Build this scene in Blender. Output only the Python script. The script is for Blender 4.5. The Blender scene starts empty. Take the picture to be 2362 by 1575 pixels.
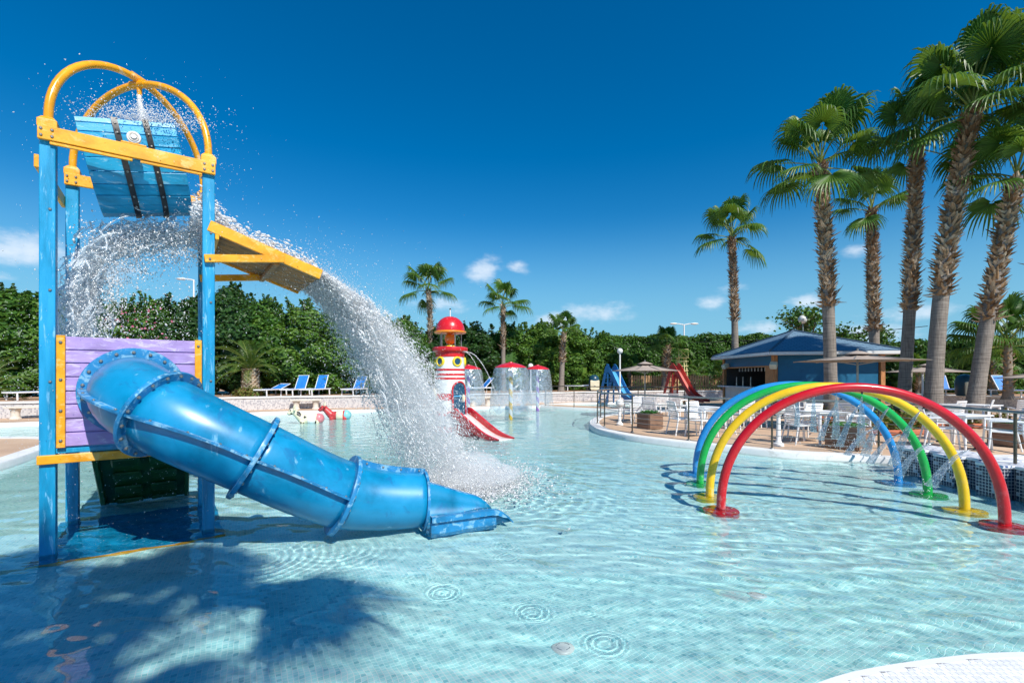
import bpy, bmesh, math, random
import numpy as np
from mathutils import Vector, Matrix, Quaternion

sc = bpy.context.scene
C = sc.collection
PI = math.pi
R = math.radians
random.seed(7)
RNG = np.random.default_rng(11)

# ------------------------------------------------------------------ camera
F, CX, HY, EYE = 1090.0, 1181.0, 868.0, 1.65      # focal length, centre, horizon (photo pixels), eye height (m)
cam = bpy.data.cameras.new('camera')
cam_o = bpy.data.objects.new('camera', cam)
C.objects.link(cam_o)
cam.sensor_width = 36.0
cam.lens = F / 2362 * 36
cam.shift_y = (HY - 787.5) / 2362
cam.clip_start = 0.05
cam.clip_end = 3000
cam_o.location = (0, 0, EYE)
cam_o.rotation_euler = (PI / 2, 0, 0)
sc.camera = cam_o

# ------------------------------------------------------------------ light
SUN_EL = R(46)
SUN_XY = Vector((.55, -.83)).normalized()          # towards the sun, behind the camera on the right
world = bpy.data.worlds.new('World')
sc.world = world
world.use_nodes = True
wn = world.node_tree
bg = wn.nodes['Background']
sky = wn.nodes.new('ShaderNodeTexSky')
sky.sky_type = 'NISHITA'
sky.sun_disc = False
sky.sun_elevation = SUN_EL
sky.sun_rotation = math.atan2(SUN_XY.x, SUN_XY.y)
sky.altitude = 0
sky.air_density = 1.0
sky.dust_density = 0.0
sky.ozone_density = 2.2
hs = wn.nodes.new('ShaderNodeHueSaturation')
hs.inputs['Saturation'].default_value = 1.5
hs.inputs['Value'].default_value = 1.0
wn.links.new(sky.outputs[0], hs.inputs['Color'])
wtint = wn.nodes.new('ShaderNodeMix'); wtint.data_type = 'RGBA'; wtint.blend_type = 'MULTIPLY'
wtint.inputs[0].default_value = 1.0
wtint.inputs[7].default_value = (.68, 1.0, 1.0, 1)
wn.links.new(hs.outputs[0], wtint.inputs[6])
bg.inputs[1].default_value = 0.10
# clouds: small cumulus low over the horizon, by direction
def wmath(op, a, b=None, c=None):
    n = wn.nodes.new('ShaderNodeMath'); n.operation = op
    for i, x in enumerate((a, b, c)):
        if x is None: continue
        if isinstance(x, (int, float)): n.inputs[i].default_value = x
        else: wn.links.new(x, n.inputs[i])
    return n.outputs[0]
wtc = wn.nodes.new('ShaderNodeTexCoord')
wsep = wn.nodes.new('ShaderNodeSeparateXYZ')
wn.links.new(wtc.outputs['Generated'], wsep.inputs[0])
az = wmath('ARCTAN2', wsep.outputs[0], wsep.outputs[1])
el = wmath('ARCSINE', wsep.outputs[2])
# pale blue haze band that the sky takes on towards the horizon, all the way round
whz = wn.nodes.new('ShaderNodeMapRange'); whz.interpolation_type = 'SMOOTHSTEP'
whz.inputs['From Min'].default_value = R(19); whz.inputs['From Max'].default_value = R(1)
whz.inputs['To Min'].default_value = 0.0; whz.inputs['To Max'].default_value = .92
wn.links.new(el, whz.inputs['Value'])
whm = wn.nodes.new('ShaderNodeMix'); whm.data_type = 'RGBA'
wn.links.new(whz.outputs[0], whm.inputs[0]); wn.links.new(wtint.outputs[2], whm.inputs[6])
whm.inputs[7].default_value = (1.8, 4.15, 6.0, 1)
wn.links.new(whm.outputs[2], bg.inputs[0])
wcmb = wn.nodes.new('ShaderNodeCombineXYZ')
wn.links.new(wmath('MULTIPLY', az, 9.0), wcmb.inputs[0])
wn.links.new(wmath('MULTIPLY', el, 17.0), wcmb.inputs[1])
wnoise = wn.nodes.new('ShaderNodeTexNoise')
wnoise.inputs['Scale'].default_value = 1.6
wnoise.inputs['Detail'].default_value = 9
wnoise.inputs['Roughness'].default_value = 0.62
wn.links.new(wcmb.outputs[0], wnoise.inputs['Vector'])
wnoise2 = wn.nodes.new('ShaderNodeTexNoise')
wnoise2.inputs['Scale'].default_value = 0.45
wnoise2.inputs['Detail'].default_value = 2
wn.links.new(wcmb.outputs[0], wnoise2.inputs['Vector'])
CLOUDS = [(60, 575, 130, 48, 1.0), (250, 630, 120, 30, .8), (10, 640, 70, 20, .6), (1115, 625, 45, 30, .95), (1195, 618, 28, 18, .75), (1010, 700, 90, 22, .7),
          (1370, 722, 80, 26, .95), (1280, 740, 70, 24, .85), (1640, 700, 45, 18, .95), (1690, 665, 45, 20, .5), (1855, 695, 50, 18, .9),
          (1975, 575, 40, 20, .6), (2100, 725, 140, 24, .85), (2000, 765, 120, 28, .85), (1760, 755, 70, 18, .6), (2330, 745, 60, 25, .8)]
cov = None
for (cx, cy, rx, ry, amp) in CLOUDS:
    dx, dz = (cx - CX) / F, (HY - cy) / F
    a0 = math.atan2(dx, 1.0)
    e0 = math.atan2(dz, math.hypot(dx, 1.0))
    sa = rx / F * math.cos(a0) ** 2
    se = ry / F * math.cos(a0)
    ga = wmath('POWER', wmath('DIVIDE', wmath('SUBTRACT', az, a0), sa), 2.0)
    ge = wmath('POWER', wmath('DIVIDE', wmath('SUBTRACT', el, e0), se), 2.0)
    g = wmath('MULTIPLY', wmath('EXPONENT', wmath('MULTIPLY', wmath('ADD', ga, ge), -1.0)), amp)
    cov = g if cov is None else wmath('MAXIMUM', cov, g)
# the same scattered cumulus all round the horizon
behind = wmath('GREATER_THAN', wmath('ABSOLUTE', az), R(52))
belt = wmath('EXPONENT', wmath('MULTIPLY', wmath('POWER', wmath('DIVIDE', wmath('SUBTRACT', el, R(8)), R(5)), 2.0), -1.0))
allround = wmath('MULTIPLY', wmath('MULTIPLY', belt, behind), wmath('MULTIPLY', wnoise2.outputs[0], 1.2))
cov = wmath('MAXIMUM', cov, allround)
cl = wmath('ADD', wmath('MULTIPLY', cov, .90), wmath('MULTIPLY', wmath('SUBTRACT', wnoise.outputs[0], .5), 1.5))
mr = wn.nodes.new('ShaderNodeMapRange')
mr.interpolation_type = 'SMOOTHSTEP'
mr.inputs['From Min'].default_value = .22
mr.inputs['From Max'].default_value = 1.0
wn.links.new(cl, mr.inputs['Value'])
wgate = wn.nodes.new('ShaderNodeMapRange'); wgate.interpolation_type = 'SMOOTHSTEP'
wgate.inputs['From Min'].default_value = .02; wgate.inputs['From Max'].default_value = .30
wn.links.new(cov, wgate.inputs['Value'])
cfac = wmath('MULTIPLY', wmath('MULTIPLY', mr.outputs[0], wgate.outputs[0]), .82)
bg2 = wn.nodes.new('ShaderNodeBackground')
bg2.inputs[0].default_value = (.74, .82, .92, 1)
bg2.inputs[1].default_value = .92
wmix = wn.nodes.new('ShaderNodeMixShader')
wn.links.new(cfac, wmix.inputs[0])
wn.links.new(bg.outputs[0], wmix.inputs[1])
wn.links.new(bg2.outputs[0], wmix.inputs[2])
wn.links.new(wmix.outputs[0], wn.nodes['World Output'].inputs[0])

sun = bpy.data.lights.new('sun', 'SUN')
sun.energy = 4.6
sun.angle = R(.53)
sun.color = (1.0, .955, .88)
sun.cycles.is_caustics_light = True
sun_o = bpy.data.objects.new('sun', sun)
C.objects.link(sun_o)
sun_dir = Vector((-SUN_XY.x, -SUN_XY.y, -math.tan(SUN_EL))).normalized()
sun_o.rotation_euler = sun_dir.to_track_quat('-Z', 'Y').to_euler()
sun_o.location = (10, -15, 20)

sc.view_settings.view_transform = 'Standard'
sc.view_settings.look = 'None'
sc.view_settings.exposure = 0.34
sc.view_settings.gamma = 1.0
sc.render.engine = 'CYCLES'
cy = sc.cycles
cy.use_denoising = True
cy.max_bounces = 14
cy.transparent_max_bounces = 24
cy.transmission_bounces = 8
cy.glossy_bounces = 4
cy.volume_bounces = 3
cy.diffuse_bounces = 9
cy.sample_clamp_indirect = 10
cy.caustics_reflective = False
cy.blur_glossy = 0.5

# ------------------------------------------------------------------ helpers
def G(px, py, z=0.0):
    Y = F * (EYE - z) / (py - HY)
    return Vector(((px - CX) * Y / F, Y, z))
def P(px, py, Y):
    return Vector(((px - CX) * Y / F, Y, EYE + (HY - py) * Y / F))

ORG = {}
def org(o):
    return ORG.get(o.name, Vector((0, 0, 0)))
def tag(o, label=None, cat=None, group=None, kind=None):
    if label: o['label'] = label
    if cat: o['category'] = cat
    if group: o['group'] = group
    if kind: o['kind'] = kind
    return o
def thing(name, label, cat, loc=(0, 0, 0), rotz=0.0, group=None, world=True):
    o = bpy.data.objects.new(name, None)
    o.empty_display_size = .2
    C.objects.link(o)
    o.location = loc
    o.rotation_euler = (0, 0, rotz)
    tag(o, label, cat, group)
    ORG[o.name] = Vector(loc) if world else Vector((0, 0, 0))
    return o
def copy_tree(o, parent=None):
    c = o.copy()
    C.objects.link(c)
    c.parent = parent
    for ch in list(o.children):
        copy_tree(ch, c)
    return c
def place(root, loc, rotz=0.0, scale=None, label=None, group=None):
    root.location = loc
    root.rotation_euler = (0, 0, rotz)
    if scale is not None: root.scale = scale if hasattr(scale, '__len__') else (scale,) * 3
    if label: root['label'] = label
    if group: root['group'] = group
    return root

def np_mesh(name, v, f, smooth=False):
    """v (N,3), f (M,k) with a fixed k"""
    v = np.ascontiguousarray(v, np.float32)
    f = np.ascontiguousarray(f, np.int32)
    m = bpy.data.meshes.new(name)
    k = f.shape[1]
    m.vertices.add(len(v)); m.vertices.foreach_set('co', v.ravel())
    m.loops.add(f.size); m.loops.foreach_set('vertex_index', f.ravel())
    m.polygons.add(len(f))
    m.polygons.foreach_set('loop_start', np.arange(0, f.size, k, dtype=np.int32))
    m.polygons.foreach_set('use_smooth', np.full(len(f), smooth, bool))
    m.update(calc_edges=True)
    m.validate()
    return m
def link_mesh(name, m, mat, parent=None, loc=None):
    o = bpy.data.objects.new(name, m)
    C.objects.link(o)
    if mat is not None and len(m.materials) == 0: m.materials.append(mat)
    if parent is not None:
        o.parent = parent
        ORG[o.name] = org(parent)
    if loc is not None: o.location = loc
    return o

class MB:
    def __init__(self):
        self.v = []; self.f = []
    def add(self, vs, fs):
        b = len(self.v)
        self.v += [Vector(x) for x in vs]
        self.f += [tuple(b + i for i in q) for q in fs]
        return self
    def box(self, c, s, ax=None, taper=1.0):
        c = Vector(c); hx, hy, hz = s[0] / 2, s[1] / 2, s[2] / 2
        if ax is None: X, Y, Z = Vector((1, 0, 0)), Vector((0, 1, 0)), Vector((0, 0, 1))
        else: X, Y, Z = ax
        vs = []
        for z in (-1, 1):
            t = 1.0 if z < 0 else taper
            for x, y in ((-1, -1), (1, -1), (1, 1), (-1, 1)):
                vs.append(c + X * (x * hx * t) + Y * (y * hy * t) + Z * (z * hz))
        return self.add(vs, [(3, 2, 1, 0), (4, 5, 6, 7), (0, 1, 5, 4), (1, 2, 6, 5), (2, 3, 7, 6), (3, 0, 4, 7)])
    def bar(self, a, b, w, h, up=(0, 0, 1)):
        a, b = Vector(a), Vector(b)
        d = (b - a); L = d.length; d.normalize()
        up = Vector(up)
        s = d.cross(up)
        if s.length < 1e-4: s = d.cross(Vector((1, 0, 0)))
        s.normalize(); n = s.cross(d)
        return self.box((a + b) / 2, (L, w, h), (d, s, n))
    def tube(self, path, r, n=10, caps=True, closed=False, up=None):
        path = [Vector(p) for p in path]
        m = len(path)
        rr = r if hasattr(r, '__len__') else [r] * m
        rings = []
        nrm = None
        for i, p in enumerate(path):
            if closed: t = path[(i + 1) % m] - path[(i - 1) % m]
            else: t = path[min(i + 1, m - 1)] - path[max(i - 1, 0)]
            t.normalize()
            if nrm is None:
                ref = Vector(up) if up else (Vector((0, 0, 1)) if abs(t.z) < .9 else Vector((1, 0, 0)))
                nrm = ref - t * ref.dot(t)
            else: nrm = nrm - t * nrm.dot(t)
            nrm.normalize()
            bn = t.cross(nrm)
            rings.append([p + (nrm * math.cos(2 * PI * k / n) + bn * math.sin(2 * PI * k / n)) * rr[i] for k in range(n)])
        vs = [q for ring in rings for q in ring]
        fs = []
        for i in range(m if closed else m - 1):
            j = (i + 1) % m
            for k in range(n):
                k2 = (k + 1) % n
                fs.append((i * n + k, i * n + k2, j * n + k2, j * n + k))
        if caps and not closed:
            fs.append(tuple(range(n - 1, -1, -1)))
            fs.append(tuple((m - 1) * n + k for k in range(n)))
        return self.add(vs, fs)
    def lathe(self, prof, n=24, c=(0, 0, 0), ax=None):
        """prof list of (r, z); r = 0 at an end closes it"""
        c = Vector(c)
        if ax is None: X, Y, Z = Vector((1, 0, 0)), Vector((0, 1, 0)), Vector((0, 0, 1))
        else: X, Y, Z = ax
        vs, rows = [], []
        for (r, z) in prof:
            if r < 1e-6:
                rows.append([len(vs)]); vs.append(c + Z * z)
            else:
                rows.append(list(range(len(vs), len(vs) + n)))
                vs += [c + (X * math.cos(2 * PI * k / n) + Y * math.sin(2 * PI * k / n)) * r + Z * z for k in range(n)]
        fs = []
        for a, b in zip(rows[:-1], rows[1:]):
            for k in range(n):
                k2 = (k + 1) % n
                if len(a) == 1 and len(b) == 1: continue
                if len(a) == 1: fs.append((a[0], b[k2], b[k]))
                elif len(b) == 1: fs.append((a[k], a[k2], b[0]))
                else: fs.append((a[k], a[k2], b[k2], b[k]))
        return self.add(vs, fs)
    def prism(self, outline, vec):
        """closed outline of 3D points swept along vec"""
        o = [Vector(p) for p in outline]; vec = Vector(vec); n = len(o)
        vs = o + [p + vec for p in o]
        fs = [tuple(range(n - 1, -1, -1)), tuple(range(n, 2 * n))]
        fs += [(i, (i + 1) % n, n + (i + 1) % n, n + i) for i in range(n)]
        return self.add(vs, fs)
    def ellipsoid(self, c, s, n=12, m=8, rot=None):
        c = Vector(c)
        prof = [(math.sin(PI * i / m), -math.cos(PI * i / m)) for i in range(m + 1)]
        prof[0] = (0, -1); prof[-1] = (0, 1)
        t = MB().lathe(prof, n)
        M = rot if rot is not None else Matrix.Identity(3)
        vs = [c + M @ Vector((p.x * s[0], p.y * s[1], p.z * s[2])) for p in t.v]
        return self.add(vs, t.f)
    def grid(self, rows, closed_u=False):
        """rows: list of equal-length lists of points"""
        n = len(rows[0]); vs = [p for r in rows for p in r]; fs = []
        for i in range(len(rows) - 1):
            for k in range(n if closed_u else n - 1):
                k2 = (k + 1) % n
                fs.append((i * n + k, i * n + k2, (i + 1) * n + k2, (i + 1) * n + k))
        return self.add(vs, fs)
    def mesh(self, name, smooth=None, bevel=0.0, seg=1, origin=None):
        o = Vector(origin) if origin is not None else Vector((0, 0, 0))
        m = bpy.data.meshes.new(name)
        m.from_pydata([tuple(p - o) for p in self.v], [], self.f)
        bm = bmesh.new(); bm.from_mesh(m)
        bmesh.ops.recalc_face_normals(bm, faces=bm.faces[:])
        if bevel > 0:
            ed = [e for e in bm.edges if len(e.link_faces) == 2 and e.calc_face_angle(0) > R(40)]
            bmesh.ops.bevel(bm, geom=ed, offset=bevel, segments=seg, affect='EDGES', profile=.5, clamp_overlap=True)
        bm.to_mesh(m); bm.free()
        if smooth is not None:
            m.polygons.foreach_set('use_smooth', np.ones(len(m.polygons), bool))
            m.set_sharp_from_angle(angle=R(smooth))
        m.update()
        return m
    def build(self, name, mat, parent=None, smooth=None, bevel=0.0, seg=1, label=None, solid=0.0):
        if parent is not None:
            m = self.mesh(name, smooth, bevel, seg, org(parent))
            o = link_mesh(name, m, mat, parent)
        else:
            a = np.array([tuple(p) for p in self.v])
            b = Vector(((a[:, 0].min() + a[:, 0].max()) / 2, (a[:, 1].min() + a[:, 1].max()) / 2, a[:, 2].min()))
            m = self.mesh(name, smooth, bevel, seg, b)
            o = link_mesh(name, m, mat, None, b)
            ORG[o.name] = b
        if solid:
            md = o.modifiers.new('solid', 'SOLIDIFY'); md.thickness = solid; md.offset = -1
        if label: o['label'] = label
        return o

def spline(pts, n):
    """Catmull-Rom through pts, n samples in each span"""
    p = [Vector(x) for x in pts]
    p = [p[0] * 2 - p[1]] + p + [p[-1] * 2 - p[-2]]
    out = []
    for i in range(1, len(p) - 2):
        a, b, c, d = p[i - 1:i + 3]
        for k in range(n):
            t = k / n
            out.append(.5 * ((2 * b) + (c - a) * t + (2 * a - 5 * b + 4 * c - d) * t * t + (3 * b - a - 3 * c + d) * t ** 3))
    out.append(p[-2])
    return out

# ------------------------------------------------------------------ materials
MATS = {}
class NT:
    def __init__(self, name):
        self.m = bpy.data.materials.new(name); self.m.use_nodes = True
        self.t = self.m.node_tree
        self.b = self.t.nodes['Principled BSDF']; self.out = self.t.nodes['Material Output']
        MATS[name] = self.m
    def n(self, typ, **kw):
        x = self.t.nodes.new(typ)
        for k, v in kw.items(): setattr(x, k, v)
        return x
    def l(self, a, b): self.t.links.new(a, b)
    def setb(self, **kw):
        for k, v in kw.items():
            s = self.b.inputs[k.replace('_', ' ')]
            s.default_value = v if not isinstance(v, tuple) or len(v) == 4 else (*v, 1)
    def coord(self, kind='Object', scale=(1, 1, 1), rot=(0, 0, 0)):
        tc = self.n('ShaderNodeTexCoord'); mp = self.n('ShaderNodeMapping')
        mp.inputs['Scale'].default_value = scale; mp.inputs['Rotation'].default_value = rot
        self.l(tc.outputs[kind], mp.inputs[0]); return mp.outputs[0]
    def noise(self, vec, scale=5, detail=4, rough=.55, dist=0):
        x = self.n('ShaderNodeTexNoise'); x.inputs['Scale'].default_value = scale; x.inputs['Detail'].default_value = detail
        x.inputs['Roughness'].default_value = rough; x.inputs['Distortion'].default_value = dist
        if vec is not None: self.l(vec, x.inputs['Vector'])
        return x.outputs[0]
    def ramp(self, fac, stops):
        x = self.n('ShaderNodeValToRGB'); e = x.color_ramp.elements
        while len(e) < len(stops): e.new(.5)
        for q, (p, c) in zip(e, stops):
            q.position = p; q.color = (*c, 1) if len(c) == 3 else c
        self.l(fac, x.inputs[0]); return x.outputs[0]
    def mix(self, fac, a, b, mode='MIX'):
        x = self.n('ShaderNodeMix', data_type='RGBA', blend_type=mode)
        for s, val in ((x.inputs[0], fac), (x.inputs[6], a), (x.inputs[7], b)):
            if isinstance(val, (int, float)): s.default_value = val
            elif isinstance(val, tuple): s.default_value = (*val, 1) if len(val) == 3 else val
            else: self.l(val, s)
        return x.outputs[2]
    def math(self, op, a, b=None):
        x = self.n('ShaderNodeMath', operation=op)
        for i, q in enumerate((a, b)):
            if q is None: continue
            if isinstance(q, (int, float)): x.inputs[i].default_value = q
            else: self.l(q, x.inputs[i])
        return x.outputs[0]
    def step(self, fac, lo, hi):
        x = self.n('ShaderNodeMapRange', interpolation_type='SMOOTHSTEP')
        x.inputs['From Min'].default_value = lo; x.inputs['From Max'].default_value = hi
        self.l(fac, x.inputs['Value']); return x.outputs[0]
    def bump(self, h, strength=.3, dist=.01):
        x = self.n('ShaderNodeBump'); x.inputs['Strength'].default_value = strength; x.inputs['Distance'].default_value = dist
        self.l(h, x.inputs['Height']); self.l(x.outputs[0], self.b.inputs['Normal']); return x
    def island(self):
        return self.n('ShaderNodeNewGeometry').outputs['Random Per Island']
    def objrand(self):
        return self.n('ShaderNodeObjectInfo').outputs['Random']

def paint(name, col, rough=.35, wear=None, wear_amt=.0, streak=(1, 1, 1), grain=0.0, dirt=.15, spec=.5, coat=0.0, wscale=3.0, metal=0.0):
    """painted or moulded surface: slight tone drift, optional worn patches, optional wood grain"""
    m = NT(name)
    vec = m.coord('Object', streak)
    n1 = m.noise(vec, wscale, 6, .6)
    c2 = tuple(max(0, x * (1 - dirt * 1.6)) for x in col)
    c3 = tuple(min(1, x * (1 + dirt * .8) + dirt * .03) for x in col)
    base = m.ramp(n1, [(.3, c2), (.5, col), (.72, c3)])
    if wear is not None:
        n2 = m.noise(m.coord('Object', streak), wscale * 2.3, 8, .68, .6)
        msk = m.step(n2, .62 - wear_amt * .25, .70 - wear_amt * .15)
        base = m.mix(m.math('MULTIPLY', msk, .75), base, wear)
    m.l(base, m.b.inputs['Base Color'])
    rr = m.math('MULTIPLY_ADD', n1, .35); m.t.nodes[-1].inputs[2].default_value = max(.02, rough - .17)
    m.l(rr, m.b.inputs['Roughness'])
    m.setb(Metallic=metal)
    m.b.inputs['Specular IOR Level'].default_value = spec
    if coat: m.b.inputs['Coat Weight'].default_value = coat; m.b.inputs['Coat Roughness'].default_value = .12
    if grain:
        n3 = m.noise(m.coord('Object', streak), 26, 5, .6)
        m.bump(n3, grain, .004)
    return m.m

BLUE = paint('blue_paint', (.003, .28, .53), .40, (.25, .55, .78), .26, (7, 7, .9), .35, .22, wscale=1.6)
BLUE_BUCKET = paint('bucket_paint', (.006, .33, .60), .4, (.35, .62, .75), .22, (1.2, 1.2, 5), .4, .28, wscale=2)
YELLOW = paint('yellow_paint', (.86, .36, .006), .42, (.82, .52, .16), .38, (1.6, 1.6, 2.2), .25, .2, wscale=2.2)
YELLOW_PIPE = paint('yellow_pipe_paint', (.87, .37, .006), .28, (.85, .62, .35), .22, (1, 1, 1), 0, .14, wscale=3, coat=.3)
PURPLE = paint('purple_paint', (.39, .28, .59), .55, (.60, .53, .73), .40, (1.1, 1.1, 3.2), .35, .22, wscale=2.2)
CHUTE_WOOD = paint('chute_wood', (.42, .17, .03), .6, (.12, .06, .02), .6, (1.2, 6, 6), .6, .4, wscale=1.6)
BLACK = paint('black_strap', (.012, .012, .014), .38, None, 0, (1, 1, 1), .3, .3)
TUBE = paint('slide_blue', (.002, .225, .44), .33, (.01, .15, .34), .34, (1, 1, .8), .06, .24, wscale=2.6, coat=.12)
def lime_runs(mat, col, amt=.65):
    """dried lime streaks running down the shell"""
    t = mat.node_tree; b = t.nodes['Principled BSDF']
    src = b.inputs['Base Color'].links[0].from_socket
    tc = t.nodes.new('ShaderNodeTexCoord'); mp = t.nodes.new('ShaderNodeMapping'); mp.inputs['Scale'].default_value = (7.5, 7.5, .8)
    nz = t.nodes.new('ShaderNodeTexNoise'); nz.inputs['Scale'].default_value = 1.5; nz.inputs['Detail'].default_value = 7; nz.inputs['Roughness'].default_value = .62
    st = t.nodes.new('ShaderNodeMapRange'); st.interpolation_type = 'SMOOTHSTEP'; st.inputs['From Min'].default_value = .63; st.inputs['From Max'].default_value = .74; st.inputs['To Max'].default_value = amt
    mx = t.nodes.new('ShaderNodeMix'); mx.data_type = 'RGBA'; mx.inputs[7].default_value = (*col, 1)
    t.links.new(tc.outputs['Object'], mp.inputs[0]); t.links.new(mp.outputs[0], nz.inputs['Vector']); t.links.new(nz.outputs[0], st.inputs['Value'])
    t.links.new(st.outputs[0], mx.inputs[0]); t.links.new(src, mx.inputs[6]); t.links.new(mx.outputs[2], b.inputs['Base Color'])
lime_runs(TUBE, (.30, .56, .72))
TUBE_EDGE = paint('slide_flange_blue', (.012, .20, .44), .4, (.28, .52, .66), .5, (1, 1, 1), 0, .3, wscale=5)
TUBE_DARK = paint('slide_stain', (.35, .58, .74), .5)
GREEN_DARK = paint('green_plastic', (.012, .075, .02), .35, None, 0, (1, 1, 1), 0, .3)
STEEL = paint('steel', (.38, .36, .33), .35, (.2, .11, .06), .3, (1, 1, 1), 0, .2, wscale=8, metal=.8)
RAILMETAL = paint('railing_metal', (.30, .30, .28), .35, None, 0, (1, 1, 1), 0, .2, metal=.6)
RAILDARK = paint('railing_bronze', (.11, .095, .07), .4, None, 0, (1, 1, 1), 0, .2, metal=.5)
WHITE = paint('white_gloss', (.80, .80, .78), .3, (.62, .60, .55), .2, (1, 1, 1), 0, .06)
WHITE_PLASTIC = paint('white_plastic', (.80, .81, .82), .38, None, 0, (1, 1, 1), 0, .06)
RED = paint('red_gloss', (.62, .012, .018), .3, (.7, .25, .22), .14, (1, 1, 1), 0, .12, coat=.2)
ORANGE = paint('orange_gloss', (.80, .25, .02), .35, None, 0, (1, 1, 1), 0, .15)
YGLOSS = paint('yellow_gloss', (.85, .58, .02), .32, None, 0, (1, 1, 1), 0, .12)
DARKBLUE = paint('dark_blue_panel', (.015, .07, .13), .3, None, 0, (1, 1, 1), 0, .2)
CREAM = paint('cream_plastic', (.72, .66, .48), .4, None, 0, (1, 1, 1), 0, .1)
TAUPE = paint('taupe_canvas', (.40, .33, .28), .8, None, 0, (3, 3, 3), .2, .08, spec=.15)
STONE = paint('cast_stone', (.66, .60, .52), .75, (.45, .40, .34), .3, (1, 1, 1), .3, .12, wscale=5)
COPING = paint('white_coping', (.78, .78, .76), .55, (.62, .60, .56), .25, (1, 1, 1), .15, .06, wscale=2)
WOODBROWN = paint('planter_wood', (.22, .13, .085), .6, (.30, .20, .14), .4, (.8, .8, 6), .4, .3, wscale=3)
PICKET = paint('fence_wood', (.46, .27, .13), .65, None, 0, (5, 5, 1), .4, .3)
BARWOOD = paint('bar_wood', (.46, .20, .07), .5, None, 0, (5, 5, 1), .4, .25)
SLING = paint('blue_sling', (.015, .20, .62), .6, None, 0, (1, 1, 1), 0, .12)
SLIDEBLUE = paint('small_slide_blue', (.03, .21, .48), .35, None, 0, (1, 1, 1), 0, .15)
SLIDERED = paint('small_slide_red', (.58, .05, .035), .35, None, 0, (1, 1, 1), 0, .15)
SLIDEPINK = paint('small_slide_bed', (.72, .26, .22), .35, None, 0, (1, 1, 1), 0, .1)
SLIDELIGHT = paint('small_slide_bed_blue', (.10, .42, .68), .35, None, 0, (1, 1, 1), 0, .1)
BINBLUE = paint('bin_blue', (.012, .06, .10), .35, None, 0, (1, 1, 1), 0, .2)
TERRACOTTA = paint('terracotta_edge', (.42, .13, .065), .7, None, 0, (1, 1, 1), .2, .2)
SOIL = paint('soil', (.10, .065, .04), .95, None, 0, (6, 6, 6), .5, .4)
BARBLUE = paint('bar_blue_wall', (.006, .125, .25), .5, None, 0, (1, 1, 1), .1, .1)
BARWHITE = paint('bar_white', (.74, .74, .73), .5, None, 0, (1, 1, 1), .1, .06)
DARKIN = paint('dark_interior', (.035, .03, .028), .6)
PALEYELLOW = paint('pale_yellow_wood', (.70, .62, .30), .6)
BARK = paint('shrub_bark', (.14, .10, .07), .85, None, 0, (5, 5, 1), .5, .3)
GLOBE = paint('globe_glass', (.74, .74, .72), .25)
ROPE = paint('black_cable', (.02, .02, .02), .5)

def deck_mat():
    m = NT('deck_concrete')
    vec = m.coord('Object')
    n1 = m.noise(vec, .8, 6, .6); n2 = m.noise(vec, 18, 4, .6)
    base = m.ramp(n1, [(.3, (.50, .335, .22)), (.55, (.60, .42, .28)), (.75, (.66, .49, .35))])
    base = m.mix(m.math('MULTIPLY', n2, .25), base, (.34, .22, .14))
    m.l(base, m.b.inputs['Base Color']); m.setb(Roughness=.75)
    m.bump(n2, .25, .004)
    return m.m
DECK = deck_mat()
def upper_deck_mat():
    m = NT('upper_deck_earth')
    n1 = m.noise(m.coord('Object'), 1.2, 6, .6)
    m.l(m.ramp(n1, [(.35, (.36, .20, .12)), (.6, (.50, .32, .20))]), m.b.inputs['Base Color']); m.setb(Roughness=.85)
    return m.m
UPDECK = upper_deck_mat()
def ground_mat():
    m = NT('dry_ground')
    n1 = m.noise(m.coord('Object'), .15, 6, .6)
    m.l(m.ramp(n1, [(.35, (.10, .085, .045)), (.65, (.22, .17, .10))]), m.b.inputs['Base Color']); m.setb(Roughness=.95)
    return m.m
TILE = .0312
TROT = R(29)
def tile_ramp(m, r):
    return m.ramp(r, [(0, (.30, .65, .69)), (.10, (.40, .76, .78)), (.22, (.47, .84, .85)), (.6, (.52, .88, .88)), (.95, (.60, .92, .92))])
def floor_mat():
    """small glass mosaic carried on as material where single tiles can no longer be told apart"""
    m = NT('pool_mosaic')
    vec = m.coord('Object', (1 / TILE, 1 / TILE, 1), (0, 0, 0))
    rot = m.n('ShaderNodeVectorRotate', rotation_type='Z_AXIS'); rot.inputs['Angle'].default_value = -TROT
    tc = m.n('ShaderNodeTexCoord'); m.l(tc.outputs['Object'], rot.inputs['Vector'])
    sc_ = m.n('ShaderNodeVectorMath', operation='SCALE'); sc_.inputs['Scale'].default_value = 1 / TILE; m.l(rot.outputs[0], sc_.inputs[0])
    fl = m.n('ShaderNodeVectorMath', operation='FLOOR'); m.l(sc_.outputs[0], fl.inputs[0])
    fr = m.n('ShaderNodeVectorMath', operation='FRACTION'); m.l(sc_.outputs[0], fr.inputs[0])
    wnz = m.n('ShaderNodeTexWhiteNoise', noise_dimensions='2D'); m.l(fl.outputs[0], wnz.inputs['Vector'])
    col = tile_ramp(m, wnz.outputs['Value'])
    sp = m.n('ShaderNodeSeparateXYZ'); m.l(fr.outputs[0], sp.inputs[0])
    gx = m.math('LESS_THAN', sp.outputs[0], .12); gy = m.math('LESS_THAN', sp.outputs[1], .12)
    g = m.math('MAXIMUM', gx, gy)
    col = m.mix(g, col, (.90, .96, .95))
    big = m.noise(tc.outputs['Object'], .55, 5, .6)
    col = m.mix(m.math('MULTIPLY', m.step(big, .45, .75), .30), col, (.62, .80, .80))
    m.l(col, m.b.inputs['Base Color']); m.setb(Roughness=.35)
    return m.m
FLOORM = floor_mat()
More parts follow.
